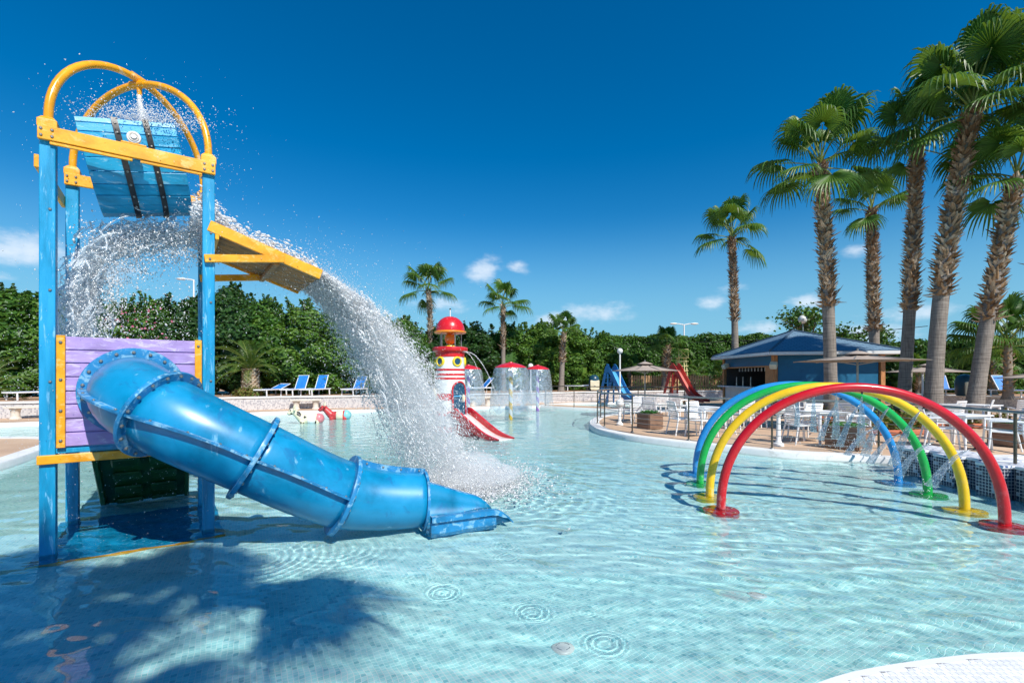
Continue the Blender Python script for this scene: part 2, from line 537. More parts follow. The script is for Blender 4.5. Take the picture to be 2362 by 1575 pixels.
def tile_mat():
    m = NT('mosaic_tile')
    r = m.math('FRACT', m.math('ADD', m.island(), m.objrand()))
    m.l(tile_ramp(m, r), m.b.inputs['Base Color']); m.setb(Roughness=.3)
    return m.m
TILEM = tile_mat()
GROUT = paint('pool_grout', (.90, .95, .94), .8, None, 0, (1, 1, 1), 0, .05)
def white_tile_mat():
    m = NT('white_mosaic_tile')
    r = m.math('FRACT', m.math('ADD', m.island(), m.objrand()))
    m.l(m.ramp(r, [(0, (.70, .71, .72)), (.5, (.78, .78, .78)), (1, (.83, .83, .82))]), m.b.inputs['Base Color']); m.setb(Roughness=.4)
    return m.m
WTILE = white_tile_mat()
def mosaic_mat(name, pitch, dark, light, frac, grout, dims='OBJ'):
    m = NT(name)
    tc = m.n('ShaderNodeTexCoord')
    sc_ = m.n('ShaderNodeVectorMath', operation='SCALE'); sc_.inputs['Scale'].default_value = 1 / pitch; m.l(tc.outputs['Object'], sc_.inputs[0])
    ad = m.n('ShaderNodeVectorMath', operation='ADD'); ad.inputs[1].default_value = (.37, .41, .33); m.l(sc_.outputs[0], ad.inputs[0])
    fl = m.n('ShaderNodeVectorMath', operation='FLOOR'); m.l(ad.outputs[0], fl.inputs[0])
    fr = m.n('ShaderNodeVectorMath', operation='FRACTION'); m.l(ad.outputs[0], fr.inputs[0])
    wz = m.n('ShaderNodeTexWhiteNoise', noise_dimensions='3D'); m.l(fl.outputs[0], wz.inputs['Vector'])
    col = m.ramp(wz.outputs['Value'], [(0, dark), (frac, dark), (min(.99, frac + .02), light), (1, tuple(min(1, x * 1.12) for x in light))])
    sp = m.n('ShaderNodeSeparateXYZ'); m.l(fr.outputs[0], sp.inputs[0])
    ng = m.n('ShaderNodeNewGeometry'); sn = m.n('ShaderNodeSeparateXYZ'); m.l(ng.outputs['True Normal'], sn.inputs[0])
    g = None
    for i in range(3):
        on = m.math('LESS_THAN', m.math('ABSOLUTE', sn.outputs[i]), .7)
        q = m.math('MULTIPLY', m.math('LESS_THAN', sp.outputs[i], .14), on)
        g = q if g is None else m.math('MAXIMUM', g, q)
    m.l(m.mix(g, col, grout), m.b.inputs['Base Color']); m.setb(Roughness=.3)
    return m.m
BLOCKM = mosaic_mat('block_mosaic', .045, (.013, .022, .06), (.30, .36, .46), .88, (.62, .64, .68))
WALLM = mosaic_mat('wall_mosaic', .05, (.34, .32, .345), (.54, .51, .50), .35, (.60, .57, .55))
BLOCKTOP = mosaic_mat('block_top_mosaic', .045, (.10, .14, .3), (.72, .72, .76), .10, (.8, .8, .8))

def leaf_mat(name, cols, trans=.25, rough=.45, spec=.35):
    m = NT(name)
    r = m.math('FRACT', m.math('ADD', m.island(), m.objrand()))
    n = len(cols)
    c = m.ramp(r, [(i / (n - 1), q) for i, q in enumerate(cols)])
    m.l(c, m.b.inputs['Base Color']); m.setb(Roughness=rough); m.b.inputs['Specular IOR Level'].default_value = spec
    tr = m.n('ShaderNodeBsdfTranslucent')
    tc = m.mix(.5, c, (.30, .42, .03), 'MIX'); m.l(tc, tr.inputs['Color'])
    mx = m.n('ShaderNodeMixShader'); mx.inputs[0].default_value = trans
    m.l(m.b.outputs[0], mx.inputs[1]); m.l(tr.outputs[0], mx.inputs[2]); m.l(mx.outputs[0], m.out.inputs[0])
    return m.m
LEAF = leaf_mat('shrub_leaf', [(.022, .065, .012), (.04, .11, .018), (.055, .145, .02), (.08, .19, .025), (.13, .24, .03)], .24)
LEAFB = leaf_mat('shrub_leaf_light', [(.04, .10, .015), (.07, .16, .02), (.10, .21, .028), (.16, .27, .04)], .26)
LEAFC = leaf_mat('shrub_leaf_dark', [(.015, .05, .012), (.028, .08, .016), (.04, .105, .02)], .2)
LEAF2 = leaf_mat('hedge_leaf', [(.022, .07, .012), (.045, .12, .015), (.075, .18, .02)], .2)
LEAF3 = leaf_mat('bedding_leaf', [(.06, .12, .02), (.14, .19, .03), (.22, .20, .05), (.16, .06, .03)], .2)
LEAFG = leaf_mat('planter_leaf', [(.03, .14, .03), (.06, .22, .05)], .2)
FROND = leaf_mat('fan_frond', [(.045, .115, .014), (.07, .165, .02), (.105, .22, .028)], .34, .42, .4)
FEATHER = leaf_mat('feather_frond', [(.06, .12, .02), (.09, .17, .03), (.12, .20, .035)], .25, .4, .5)
PETIOLE = paint('petiole', (.22, .26, .05), .45, None, 0, (1, 1, 1), 0, .25)
PINK = leaf_mat('pink_petal', [(.6, .12, .22), (.75, .3, .42)], .3)
def boots_mat():
    m = NT('leaf_base_bark')
    c = m.ramp(m.island(), [(0, (.12, .065, .03)), (.3, (.33, .20, .10)), (.65, (.55, .39, .25)), (1, (.74, .61, .45))])
    n = m.noise(m.coord('Object', (10, 10, 2)), 3, 4)
    tc = m.n('ShaderNodeTexCoord'); sp = m.n('ShaderNodeSeparateXYZ'); m.l(tc.outputs['Object'], sp.inputs[0])
    young = m.step(sp.outputs[2], 6.0, 9.8)            # the younger leaf bases are still red brown
    c = m.mix(m.math('MULTIPLY', young, .62), c, (.21, .085, .04))
    m.l(m.mix(m.math('MULTIPLY', n, .35), c, (.14, .085, .045)), m.b.inputs['Base Color']); m.setb(Roughness=.8)
    return m.m
BOOTS = boots_mat()
def trunk_mat():
    m = NT('palm_trunk_bark')
    v1 = m.noise(m.coord('Object', (1.5, 1.5, 30)), 1.4, 5, .6); v2 = m.noise(m.coord('Object', (22, 22, 1.2)), 1.5, 5, .65)
    s = m.math('ADD', m.math('MULTIPLY', v1, .55), m.math('MULTIPLY', v2, .45))
    m.l(m.ramp(s, [(.34, (.10, .08, .066)), (.5, (.23, .195, .165)), (.68, (.38, .33, .28))]), m.b.inputs['Base Color']); m.setb(Roughness=.9)
    m.bump(s, .7, .03)
    return m.m
TRUNK = trunk_mat()
def roof_mat():
    m = NT('roof_shingle')
    br = m.n('ShaderNodeTexBrick'); br.inputs['Scale'].default_value = 1
    br.inputs['Brick Width'].default_value = .33; br.inputs['Row Height'].default_value = .16; br.inputs['Mortar Size'].default_value = .012
    br.inputs['Color1'].default_value = (.12, .21, .30, 1); br.inputs['Color2'].default_value = (.16, .26, .35, 1); br.inputs['Mortar'].default_value = (.05, .09, .14, 1)
    m.l(m.coord('UV'), br.inputs['Vector']); m.l(br.outputs[0], m.b.inputs['Base Color']); m.setb(Roughness=.6)
    m.bump(br.outputs['Fac'], -.5, .02)
    return m.m
ROOF = roof_mat()
def spiral_mat(name, col, turns):
    m = NT(name)
    tc = m.n('ShaderNodeTexCoord'); sp = m.n('ShaderNodeSeparateXYZ'); m.l(tc.outputs['Object'], sp.inputs[0])
    a = m.math('DIVIDE', m.math('ARCTAN2', sp.outputs[1], sp.outputs[0]), 2 * PI)
    q = m.math('FRACT', m.math('ADD', a, m.math('MULTIPLY', sp.outputs[2], turns)))
    m.l(m.mix(m.math('LESS_THAN', q, .5), (.78, .78, .76), col), m.b.inputs['Base Color']); m.setb(Roughness=.35)
    return m.m
SPIRALY = spiral_mat('yellow_spiral_pole', (.80, .48, .02), 2.0)
SPIRALP = spiral_mat('purple_spiral_pole', (.36, .16, .55), 2.0)
def arch_mat(name, col):
    m = NT(name)
    vec = m.coord('Object')
    n = m.noise(vec, 6, 6, .65)
    tc = m.n('ShaderNodeTexCoord'); sp = m.n('ShaderNodeSeparateXYZ'); m.l(tc.outputs['Object'], sp.inputs[0])
    low = m.step(sp.outputs[2], .75, .10)          # lime scale where the splash water dries
    n2 = m.noise(m.coord('Object', (1, 1, .6)), 9, 8, .7)
    msk = m.math('MULTIPLY', m.step(n2, .50, .62), low)
    base = m.ramp(n, [(.3, tuple(x * .8 for x in col)), (.6, col)])
    base = m.mix(m.math('MULTIPLY', msk, .55), base, tuple(min(.8, x * .6 + .35) for x in col))
    m.l(base, m.b.inputs['Base Color']); m.setb(Roughness=.26); m.b.inputs['Coat Weight'].default_value = .3
    return m.m
def water_mat():
    m = NT('pool_water')
    m.t.nodes.remove(m.b)
    g = m.n('ShaderNodeBsdfGlass'); g.inputs['IOR'].default_value = 1.33; g.inputs['Roughness'].default_value = 0.0
    g.inputs['Color'].default_value = (.925, .995, .99, 1)
    vec = m.coord('Object', (1, 1.25, 1), (0, 0, R(-12)))
    n1 = m.noise(vec, 7.5, 3, .55, .4)
    n2 = m.noise(vec, 2.6, 2, .5, .3)
    h = m.math('ADD', m.math('MULTIPLY', n1, .35), n2)
    cd = m.n('ShaderNodeTexCoord'); sp = m.n('ShaderNodeSeparateXYZ'); m.l(cd.outputs['Object'], sp.inputs[0])
    far = m.step(sp.outputs[1], 6.0, 13.0)           # fine ripple carried by the material where the mesh is coarse
    bp = m.n('ShaderNodeBump'); bp.inputs['Distance'].default_value = .10
    m.l(m.math('MULTIPLY', far, .55), bp.inputs['Strength'])
    m.l(h, bp.inputs['Height']); m.l(bp.outputs[0], g.inputs['Normal'])
    m.l(g.outputs[0], m.out.inputs[0])
    return m.m
WATER = water_mat()
def spray_mat(name, clear=.35, gloss=.22):
    """airborne water: broken white water that light passes through, with bright glints"""
    m = NT(name)
    m.t.nodes.remove(m.b)
    df = m.n('ShaderNodeBsdfDiffuse'); df.inputs['Color'].default_value = (.985, .99, .995, 1)
    tl = m.n('ShaderNodeBsdfTranslucent'); tl.inputs['Color'].default_value = (.985, .99, .995, 1)
    gl = m.n('ShaderNodeBsdfGlossy'); gl.inputs['Roughness'].default_value = .18
    tr = m.n('ShaderNodeBsdfTransparent')
    x1 = m.n('ShaderNodeMixShader'); x1.inputs[0].default_value = .30; m.l(df.outputs[0], x1.inputs[1]); m.l(tl.outputs[0], x1.inputs[2])
    x2 = m.n('ShaderNodeMixShader'); x2.inputs[0].default_value = gloss; m.l(x1.outputs[0], x2.inputs[1]); m.l(gl.outputs[0], x2.inputs[2])
    x3 = m.n('ShaderNodeMixShader'); x3.inputs[0].default_value = clear; m.l(x2.outputs[0], x3.inputs[1]); m.l(tr.outputs[0], x3.inputs[2])
    m.l(x3.outputs[0], m.out.inputs[0])
    return m.m
SPRAY = spray_mat('water_drop', .20, .10)
FOAM = spray_mat('water_foam', .08, .1)
def sheet_mat(name, clear=.7, rough=.08, scale=14, white=.5, stretch=(1, 1, 1)):
    m = NT(name)
    m.t.nodes.remove(m.b)
    vec = m.coord('Object', stretch)
    n = m.noise(vec, scale, 6, .65, .8)
    bp = m.n('ShaderNodeBump'); bp.inputs['Strength'].default_value = .9; bp.inputs['Distance'].default_value = .03; m.l(n, bp.inputs['Height'])
    tr = m.n('ShaderNodeBsdfTransparent'); tr.inputs['Color'].default_value = (.93, .97, 1, 1)
    gl = m.n('ShaderNodeBsdfGlossy'); gl.inputs['Roughness'].default_value = rough; gl.inputs['Color'].default_value = (1, 1, 1, 1); m.l(bp.outputs[0], gl.inputs['Normal'])
    df = m.n('ShaderNodeBsdfDiffuse'); df.inputs['Color'].default_value = (.85, .92, .97, 1); m.l(bp.outputs[0], df.inputs['Normal'])
    a = m.n('ShaderNodeMixShader'); a.inputs[0].default_value = white; m.l(gl.outputs[0], a.inputs[1]); m.l(df.outputs[0], a.inputs[2])
    b = m.n('ShaderNodeMixShader')
    f = m.n('ShaderNodeMapRange'); f.inputs['From Min'].default_value = .35; f.inputs['From Max'].default_value = .75
    f.inputs['To Min'].default_value = clear; f.inputs['To Max'].default_value = max(0, clear - .75); m.l(n, f.inputs['Value'])
    m.l(f.outputs[0], b.inputs[0]); m.l(a.outputs[0], b.inputs[1]); m.l(tr.outputs[0], b.inputs[2]); m.l(b.outputs[0], m.out.inputs[0])
    return m.m
CURTAIN = sheet_mat('water_curtain', .97, .1, 9, .40)
JET = sheet_mat('water_jet', .92, .1, 30, .6)
LIGAMENT = sheet_mat('water_ligament', .74, .12, 22, .72)

# ================================================================== SETTING
FLOOR_Z = -.22
def sheet(name, pts, z, mat, kind='structure', parent=None):
    m = bpy.data.meshes.new(name)
    m.from_pydata([(x, y, z) for x, y in pts], [], [tuple(range(len(pts)))])
    o = link_mesh(name, m, mat, parent)
    if kind and parent is None: o['kind'] = kind
    return o
sheet('ground', [(-400, -300), (400, -300), (400, 900), (-400, 900)], -.40, ground_mat())
pool_floor = sheet('pool_floor', [(-27, .6), (28, .6), (28, 32), (-27, 32)], FLOOR_Z, FLOORM)

# --- floor mosaic: the nearest tiles are pieces of their own
def tile_mesh(name, s, h, b):
    t = MB(); a = s / 2
    vs = [(-a, -a, 0), (a, -a, 0), (a, a, 0), (-a, a, 0)] + [(x * (a - b), y * (a - b), h) for x, y in ((-1, -1), (1, -1), (1, 1), (-1, 1))]
    return np.array(vs), np.array([(4, 5, 6, 7), (0, 1, 5, 4), (1, 2, 6, 5), (2, 3, 7, 6), (3, 0, 4, 7)])
def in_frame(x, y, z):
    if y <= 0: return False
    px = CX + F * x / y; py = HY + F * (EYE - z) / y
    return -4 < px < 2366 and py < 1580
tv, tf = tile_mesh('t', TILE * .885, .004, .001)
ct, st = math.cos(TROT), math.sin(TROT)
cells = []
NEAR_EDGE = [(-7, .5), (-2, 1.2), (0, 1.62), (1.0, 2.08), (1.64, 2.41), (2.27, 2.57), (2.85, 2.64), (3.6, 2.6), (5, 2.3), (7, 1.5)]
near_curve = spline([(x, y, 0) for x, y in NEAR_EDGE], 8)
ncx = np.array([p.x for p in near_curve]); ncy = np.array([p.y for p in near_curve])
for i in range(-130, 230):
    for j in range(-20, 240):
        a, b = (i + .5) * TILE, (j + .5) * TILE
        x, y = a * ct - b * st, a * st + b * ct
        if 2.2 < y < 4.15 and in_frame(x, y, FLOOR_Z) and y > np.interp(x, ncx, ncy) + .02:
            cells.append((y + .12 * abs(x), x, y, i, j))
cells.sort()
tm = np_mesh('mosaic_tile', tv, tf); tm.materials.append(TILEM)
for k, (_, x, y, i, j) in enumerate(cells[:300]):
    o = bpy.data.objects.new('mosaic_tile', tm); C.objects.link(o); o.parent = pool_floor
    o.location = (x, y, FLOOR_Z - .001); o.rotation_euler = (0, 0, TROT)
rest = cells[300:]
rp = np.array([(x, y, FLOOR_Z - .001) for _, x, y, _, _ in rest])
rot = np.array([[ct, -st, 0], [st, ct, 0], [0, 0, 1]])
vv = (tv @ rot.T)[None] + rp[:, None, :]
ff = tf[None] + (np.arange(len(rest)) * len(tv))[:, None, None]
tag(link_mesh('floor_mosaic', np_mesh('floor_mosaic', vv.reshape(-1, 3), ff.reshape(-1, 4)), TILEM, pool_floor), kind='stuff')

# --- water surface
def axis(lo, hi, parts):
    """parts: list of (upto, step); then growing steps"""
    out = [lo]
    for upto, stp in parts:
        while out[-1] < upto - 1e-6: out.append(out[-1] + stp)
    stp = parts[-1][1]
    while out[-1] < hi:
        stp = min(stp * 1.06, .30); out.append(out[-1] + stp)
    return np.array(out)
ys = axis(1.2, 31, [(2.1, .06), (4.7, .015), (6.6, .022), (9.0, .032)])
xp = axis(.2, 26, [(2.6, .015), (5.2, .022), (6.5, .032)])
xm = axis(-.2, 26, [(2.2, .015), (4.6, .022), (5.5, .032)])
xs = np.concatenate([-xm[::-1][:-1], np.arange(.2, .2, .0135), xp])
xs = np.unique(np.round(np.concatenate([-xm, xp]), 5))
WX, WY = np.meshgrid(xs, ys)
dsp = np.maximum(np.gradient(xs)[None, :], np.gradient(ys)[:, None])
rough_zone = .55 + .75 * np.exp(-(((WX - 3.4) / 2.2) ** 2 + ((WY - 4.9) / 1.0) ** 2)) + 1.5 * np.exp(-(((WX + .6) / 1.5) ** 2 + ((WY - 7.1) / 1.5) ** 2)) \
    + .45 * (WY > 5.5) * np.clip((WY - 5.5) / 3, 0, 1) + .55 * np.exp(-(((WX - 3.2) / .9) ** 2 + ((WY - 3.0) / .35) ** 2))
WZ = np.zeros_like(WX)
wr = np.random.default_rng(5)
warp = .9 * np.sin(WX * .9 + 1.7 * np.sin(WY * .6)) + .8 * np.sin(WY * 1.1 + 1.3 * np.sin(WX * .8 + 2))
for i in range(64):
    lam = math.exp(wr.uniform(math.log(.075), math.log(1.1)))
    th = wr.normal(R(68), R(34))
    k = 2 * PI / lam
    slope = (.029 if .11 < lam < .55 else .016) * (lam / .35) ** .2
    damp = np.clip((lam / 3.2 - dsp) / (lam / 6), 0, 1)
    ph = k * (WX * math.cos(th) + WY * math.sin(th)) + wr.uniform(0, 6.28) + warp * (1.2 + .8 * math.sin(i)) + .9 * np.sin(WX * (1.4 + .05 * i) + i) + .9 * np.sin(WY * (1.7 - .01 * i) + 2 * i)
    env = .55 + .45 * np.sin(WX * wr.uniform(.4, 1.5) + wr.uniform(0, 6)) * np.sin(WY * wr.uniform(.5, 1.6) + wr.uniform(0, 6))
    z = rough_zone if lam < .45 else (.6 + .4 * rough_zone)
    WZ += slope / k * np.sin(ph) * damp * env * z
# rings of drops falling on the water
RINGS = [(1430, 1470, 44, 1.15), (1253, 1398, 38, 1.2), (1260, 1413, 34, 1), (1390, 1435, 30, 1), (1383, 1397, 32, .9), (1368, 1413, 20, .9), (1340, 1378, 20, .8), (1318, 1360, 28, .9),
         (730, 1438, 34, 1.1), (1040, 1353, 38, 1.1), (975, 1325, 28, .8), (1110, 1372, 26, 1), (1155, 1370, 26, 1), (1170, 1345, 28, .8), (1190, 1275, 28, .9), (1185, 1252, 26, .9),
         (900, 1390, 28, .8), (865, 1388, 26, .8), (1160, 1318, 26, .7), (855, 1365, 24, .6), (1310, 1277, 22, .7), (1262, 1165, 28, .7), (905, 1330, 26, .7), (620, 1380, 18, .8), (660, 1400, 16, .8),
         (1040, 1330, 20, .7), (560, 1350, 22, .6), (700, 1330, 26, .6), (480, 1372, 16, .6), (250, 1340, 20, .6), (1000, 1290, 30, .6), (770, 1300, 26, .6), (1130, 1200, 30, .8)]
rr_rng = random.Random(21)
for _ in range(70):
    RINGS.append((rr_rng.uniform(420, 1330), rr_rng.uniform(1190, 1440), rr_rng.uniform(8, 26), rr_rng.uniform(.3, .9)))
for (px, py, rr, am) in RINGS:
    c = G(px, py); rad = rr * c.y / F
    sl = (np.abs(WX - c.x) < rad * 2.2) & (np.abs(WY - c.y) < rad * 2.2)
    d = np.sqrt((WX[sl] - c.x) ** 2 + (WY[sl] - c.y) ** 2)
    lam = rad * .34
    WZ[sl] += am * .125 * lam / (2 * PI) * np.cos(2 * PI * (d - rad) / lam) * np.exp(-((d - rad * .75) / (rad * .5)) ** 2)
# wider wave trains off the slide, the tower posts and the waterfall
for (cx_, cy_, r0, r1, lam, am) in [(-2.35, 4.35, .1, 1.1, .085, .16), (-1.7, 4.6, .1, .9, .09, .10), (-4.3, 4.3, .1, .9, .10, .10), (-3.3, 5.1, .1, .8, .10, .10), (-.4, 6.7, .3, 2.2, .16, .14),
                                    (2.62, 5.85, .1, .8, .09, .12), (5.5, 5.25, .1, .8, .09, .12), (3.9, 5.5, .4, 1.9, .11, .10)]:
    d = np.sqrt((WX - cx_) ** 2 + (WY - cy_) ** 2)
    env = np.clip((d - r0) / (r0 + .05), 0, 1) * np.clip((r1 - d) / r1, 0, 1)
    damp = np.clip((lam / 3.2 - dsp) / (lam / 6), 0, 1)
    WZ += am * lam / (2 * PI) * np.sin(2 * PI * d / lam + .6 * np.sin(3 * np.arctan2(WY - cy_, WX - cx_))) * env * damp
n_, m_ = WX.shape
idx = np.arange(n_ * m_).reshape(n_, m_)
wf = np.stack([idx[:-1, :-1], idx[:-1, 1:], idx[1:, 1:], idx[1:, :-1]], -1).reshape(-1, 4)
water = link_mesh('water', np_mesh('water', np.stack([WX, WY, WZ], -1).reshape(-1, 3), wf, True), WATER)
water['kind'] = 'structure'
water.cycles.is_caustics_caster = True

# --- decks
def inner_offset(pts, d):
    """offset an open polyline to its left by d"""
    out = []
    for i, p in enumerate(pts):
        a = pts[max(0, i - 1)]; b = pts[min(len(pts) - 1, i + 1)]
        t = (Vector(b) - Vector(a)).normalized()
        out.append(Vector((p[0] - t.y * d, p[1] + t.x * d)))
    return out
def deck(name, outline, edge=None, z=.10, mat=DECK, cw=.30, side=1, cop=COPING):
    """slab with its white coping along the open polyline edge (side = +1: deck lies to its left)"""
    b = MB().prism([(x, y, -.36) for x, y in outline], (0, 0, z + .36))
    o = b.build(name, mat); o['kind'] = 'structure'
    if edge is not None:
        e = [Vector((p[0], p[1])) for p in edge]
        out = inner_offset(e, -.035 * side); inn = inner_offset(e, cw * side)
        rows = []
        for a, c in zip(out, inn):
            rows.append([Vector((a.x, a.y, -.28)), Vector((a.x, a.y, z - .02)), Vector((a.x * .93 + c.x * .07, a.y * .93 + c.y * .07, z + .016)), Vector((c.x, c.y, z + .012)), Vector((c.x, c.y, z - .03))])
        k = MB().grid(rows).build('coping', cop, o, smooth=50)
    return o
def S2(pts, n=8):
    return [(p.x, p.y) for p in spline([(x, y, 0) for x, y in pts], n)]
tip = [G(px, py, .1) for px, py in ((1400, 957), (1372, 964), (1361, 975), (1372, 986), (1400, 995), (1457, 1006), (1520, 1014), (1585, 1021), (1690, 1031), (1800, 1042), (1900, 1048), (2000, 1053), (2075, 1058))]
t_edge = S2([(8.2, 21.6), (5.6, 20.4)] + [(p.x, p.y) for p in tip] + [(8.0, 8.85), (9.5, 9.0), (13, 9.0), (20, 8.5), (27, 8.0)], 6)
terrace = deck('terrace', t_edge + [(27.5, 33), (11.5, 33), (10.5, 28.5), (10.0, 26), (9.6, 23.4)], t_edge, side=1)
near_e = [(p.x, p.y) for p in near_curve]
near_deck = deck('poolside_deck', near_e + [(9, -9), (-9, -9)], None, mat=GROUT)
pen_e = S2([(-8.2, 5.0), (-8.75, 7.0), (-9.15, 8.45), (-9.93, 9.94), (-10.6, 11.1), (-11.3, 11.8), (-12.1, 12.1), (-13, 12.05), (-15, 11.9), (-19, 11.5)], 6)
deck('side_deck', pen_e + [(-20, 4)], pen_e, side=1)
far_e = S2([(-27, 13.0), (-20, 14.6), (-16.6, 15.6), (-13.2, 18.2), (-10.2, 20.6), (-5.8, 22.2), (-2, 23.9), (1.2, 24.7), (2.2, 26.4), (5, 28.0), (10.6, 29.4)], 6)
wall_l = S2([(-27, 14.9), (-18.9, 17.4), (-15, 19.8), (-11, 22.3), (-6, 23.9), (-.7, 26.2), (5, 29.4), (11, 31.2), (15, 31.4), (19, 29), (22, 25), (24, 21), (26, 15)], 6)
deck('far_deck', far_e + [(11, 32.2), (5, 30.4), (-.7, 27.2), (-6, 24.9), (-11, 23.3), (-15, 20.8), (-18.9, 18.4), (-27, 15.9)], far_e, side=1, cw=.22)
walk_e = S2([(1.5, 24.75), (3.0, 23.4), (4.3, 22.5), (5.6, 21.9), (8.1, 21.7)], 5)
deck('walkway', walk_e + [(9.4, 22.4), (9.4, 23.3), (6.2, 23.5), (4.9, 24.0), (2.6, 25.9), (2.0, 26.2)], walk_e, side=1, cw=.2, z=.106)
# retaining wall with white cap and the raised ground behind it
wl = [Vector(p) for p in wall_l]
wo = inner_offset(wall_l, .32)
MBw = MB().prism([(p.x, p.y, .05) for p in wl] + [(p.x, p.y, .05) for p in reversed(wo)], (0, 0, .58))
rw = MBw.build('retaining_wall', WALLM)
tag(rw, 'long curved low wall of pale mosaic round the pool terrace with a white cap', 'wall')
wa_, wb_ = inner_offset(wall_l, -.05), inner_offset(wall_l, .40)
MB().prism([(p.x, p.y, .632) for p in wa_] + [(p.x, p.y, .632) for p in reversed(wb_)], (0, 0, .075)).build('wall_cap', COPING, rw, bevel=.015)
wb2 = inner_offset(wall_l, .38)
upper = MB().prism([(p.x, p.y, -.3) for p in wb2] + [(60, 15, -.3), (60, 120, -.3), (-60, 120, -.3), (-60, 14, -.3)], (0, 0, .97)).build('raised_terrace', UPDECK)
upper['kind'] = 'structure'

# white mosaic on the near corner of the pool rim
wt = .036
wtv, wtf = tile_mesh('w', wt * .965, .004, .0012)
wcells = []
for i in range(20, 130):
    for j in range(40, 80):
        x, y = (i + .5 * (j % 2)) * wt, (j + .5) * wt
        lim = np.interp(x, ncx, ncy) - .035
        if y < lim and in_frame(x, y, .1):
            wcells.append((y, x))
wcells.sort(key=lambda q: -in_frame(q[1], q[0], .1) * 10 + q[0])
wtm = np_mesh('rim_tile', wtv, wtf); wtm.materials.append(WTILE)
nd_o = org(near_deck)
for (y, x) in wcells[:300]:
    o = bpy.data.objects.new('rim_tile', wtm); C.objects.link(o); o.parent = near_deck
    o.location = Vector((x, y, .099)) - nd_o
if len(wcells) > 300:
    rp = np.array([(x - nd_o.x, y - nd_o.y, .099 - nd_o.z) for y, x in wcells[300:]])
    vv = wtv[None] + rp[:, None, :]; ff = wtf[None] + (np.arange(len(rp)) * len(wtv))[:, None, None]
    tag(link_mesh('rim_mosaic', np_mesh('rim_mosaic', vv.reshape(-1, 3), ff.reshape(-1, 4)), WTILE, near_deck), kind='stuff')
ne = [Vector(p) for p in near_e]
o1 = inner_offset(near_e, .03); o2 = inner_offset(near_e, -.032)
MB().grid([[Vector((a.x, a.y, -.2)), Vector((a.x, a.y, .08)), Vector((a.x * .8 + b.x * .2, a.y * .8 + b.y * .2, .103)), Vector((b.x, b.y, .103)), Vector((b.x, b.y, .05))] for a, b in zip(o1, o2)]).build('coping', WTILE, near_deck, smooth=60)

# drain covers on the pool floor
def drain(px, py, label):
    c = G(px, py, FLOOR_Z)
    t = thing('floor_drain', label, 'drain cover', (c.x, c.y, FLOOR_Z))
    MB().lathe([(0, .022), (.035, .022), (.062, .016), (.075, .006), (.077, -.002)], 28, c).build('cover', WHITE, t, smooth=40)
    for k in range(4):
        a = k * PI / 2 + .4
        pts = [c + Vector((math.cos(a + q) * .045, math.sin(a + q) * .045, .0225)) for q in np.linspace(0, .9, 5)]
        MB().tube(pts, .0018, 5).build('slot', DARKBLUE, t)
drain(1300, 1533, 'white round drain cover on the pool floor near the lower picture edge')
drain(1748, 1412, 'white round drain cover on the pool floor in front of the red arch')

def mist_mat(name, dens):
    m = NT(name); m.t.nodes.remove(m.b)
    v = m.n('ShaderNodeVolumePrincipled'); v.inputs['Color'].default_value = (.98, .99, 1, 1); v.inputs['Density'].default_value = dens; v.inputs['Anisotropy'].default_value = .0
    m.l(v.outputs[0], m.out.inputs['Volume']); return m.m
MIST = mist_mat('water_mist', .9)
MIST2 = mist_mat('splash_mist', 1.7)

# ================================================================== PLAY TOWER
UZ = Vector((0, 0, 1))
U = Vector((.816, .578, 0)).normalized()
V = Vector((-U.y, U.x, 0))
TA = Vector((-4.335, 4.419, 0))
SIDE = 1.26
def T(s, w, z):
    p = TA + U * s + V * w
    return Vector((p.x, p.y, z))
def tbox(mb, s0, s1, w0, w1, z0, z1):
    return mb.box(T((s0 + s1) / 2, (w0 + w1) / 2, (z0 + z1) / 2), (abs(s1 - s0), abs(w1 - w0), abs(z1 - z0)), (U, V, UZ))
tower = thing('play_tower', 'tall blue and yellow timber water play tower standing in the pool', 'play tower', T(SIDE / 2, SIDE / 2, FLOOR_Z))
PW = .112
ZT = 3.98
bolt_m = MB().lathe([(0, .012), (.007, .012), (.012, .008), (.013, 0)], 8).mesh('bolt', 40)
bolt_m.materials.append(STEEL)
def bolt(parent, p, axis_, s=1.0):
    o = bpy.data.objects.new('bolt', bolt_m); C.objects.link(o); o.parent = parent
    o.location = Vector(p) - org(parent)
    o.rotation_euler = Vector(axis_).to_track_quat('Z', 'Y').to_euler(); o.scale = (s, s, s)
    return o
h = PW / 2
for (s, w) in ((0, 0), (SIDE, 0), (0, SIDE), (SIDE, SIDE)):
    post = tbox(MB(), s - h, s + h, w - h, w + h, FLOOR_Z + .02, ZT).build('post', BLUE, tower, bevel=.008, seg=2)
    cap = MB()
    tbox(cap, s - h - .014, s + h + .014, w - h - .014, w + h + .014, ZT - .03, ZT + .045)
    cap.box(T(s, w, ZT + .062), (PW + .02, PW + .02, .034), (U, V, UZ), .62)
    cap.build('post_cap', YELLOW, post, bevel=.006, seg=2)
    for zz in (3.2, 2.45, 1.6):
        bolt(post, T(s + .02, w - h, zz), -V)
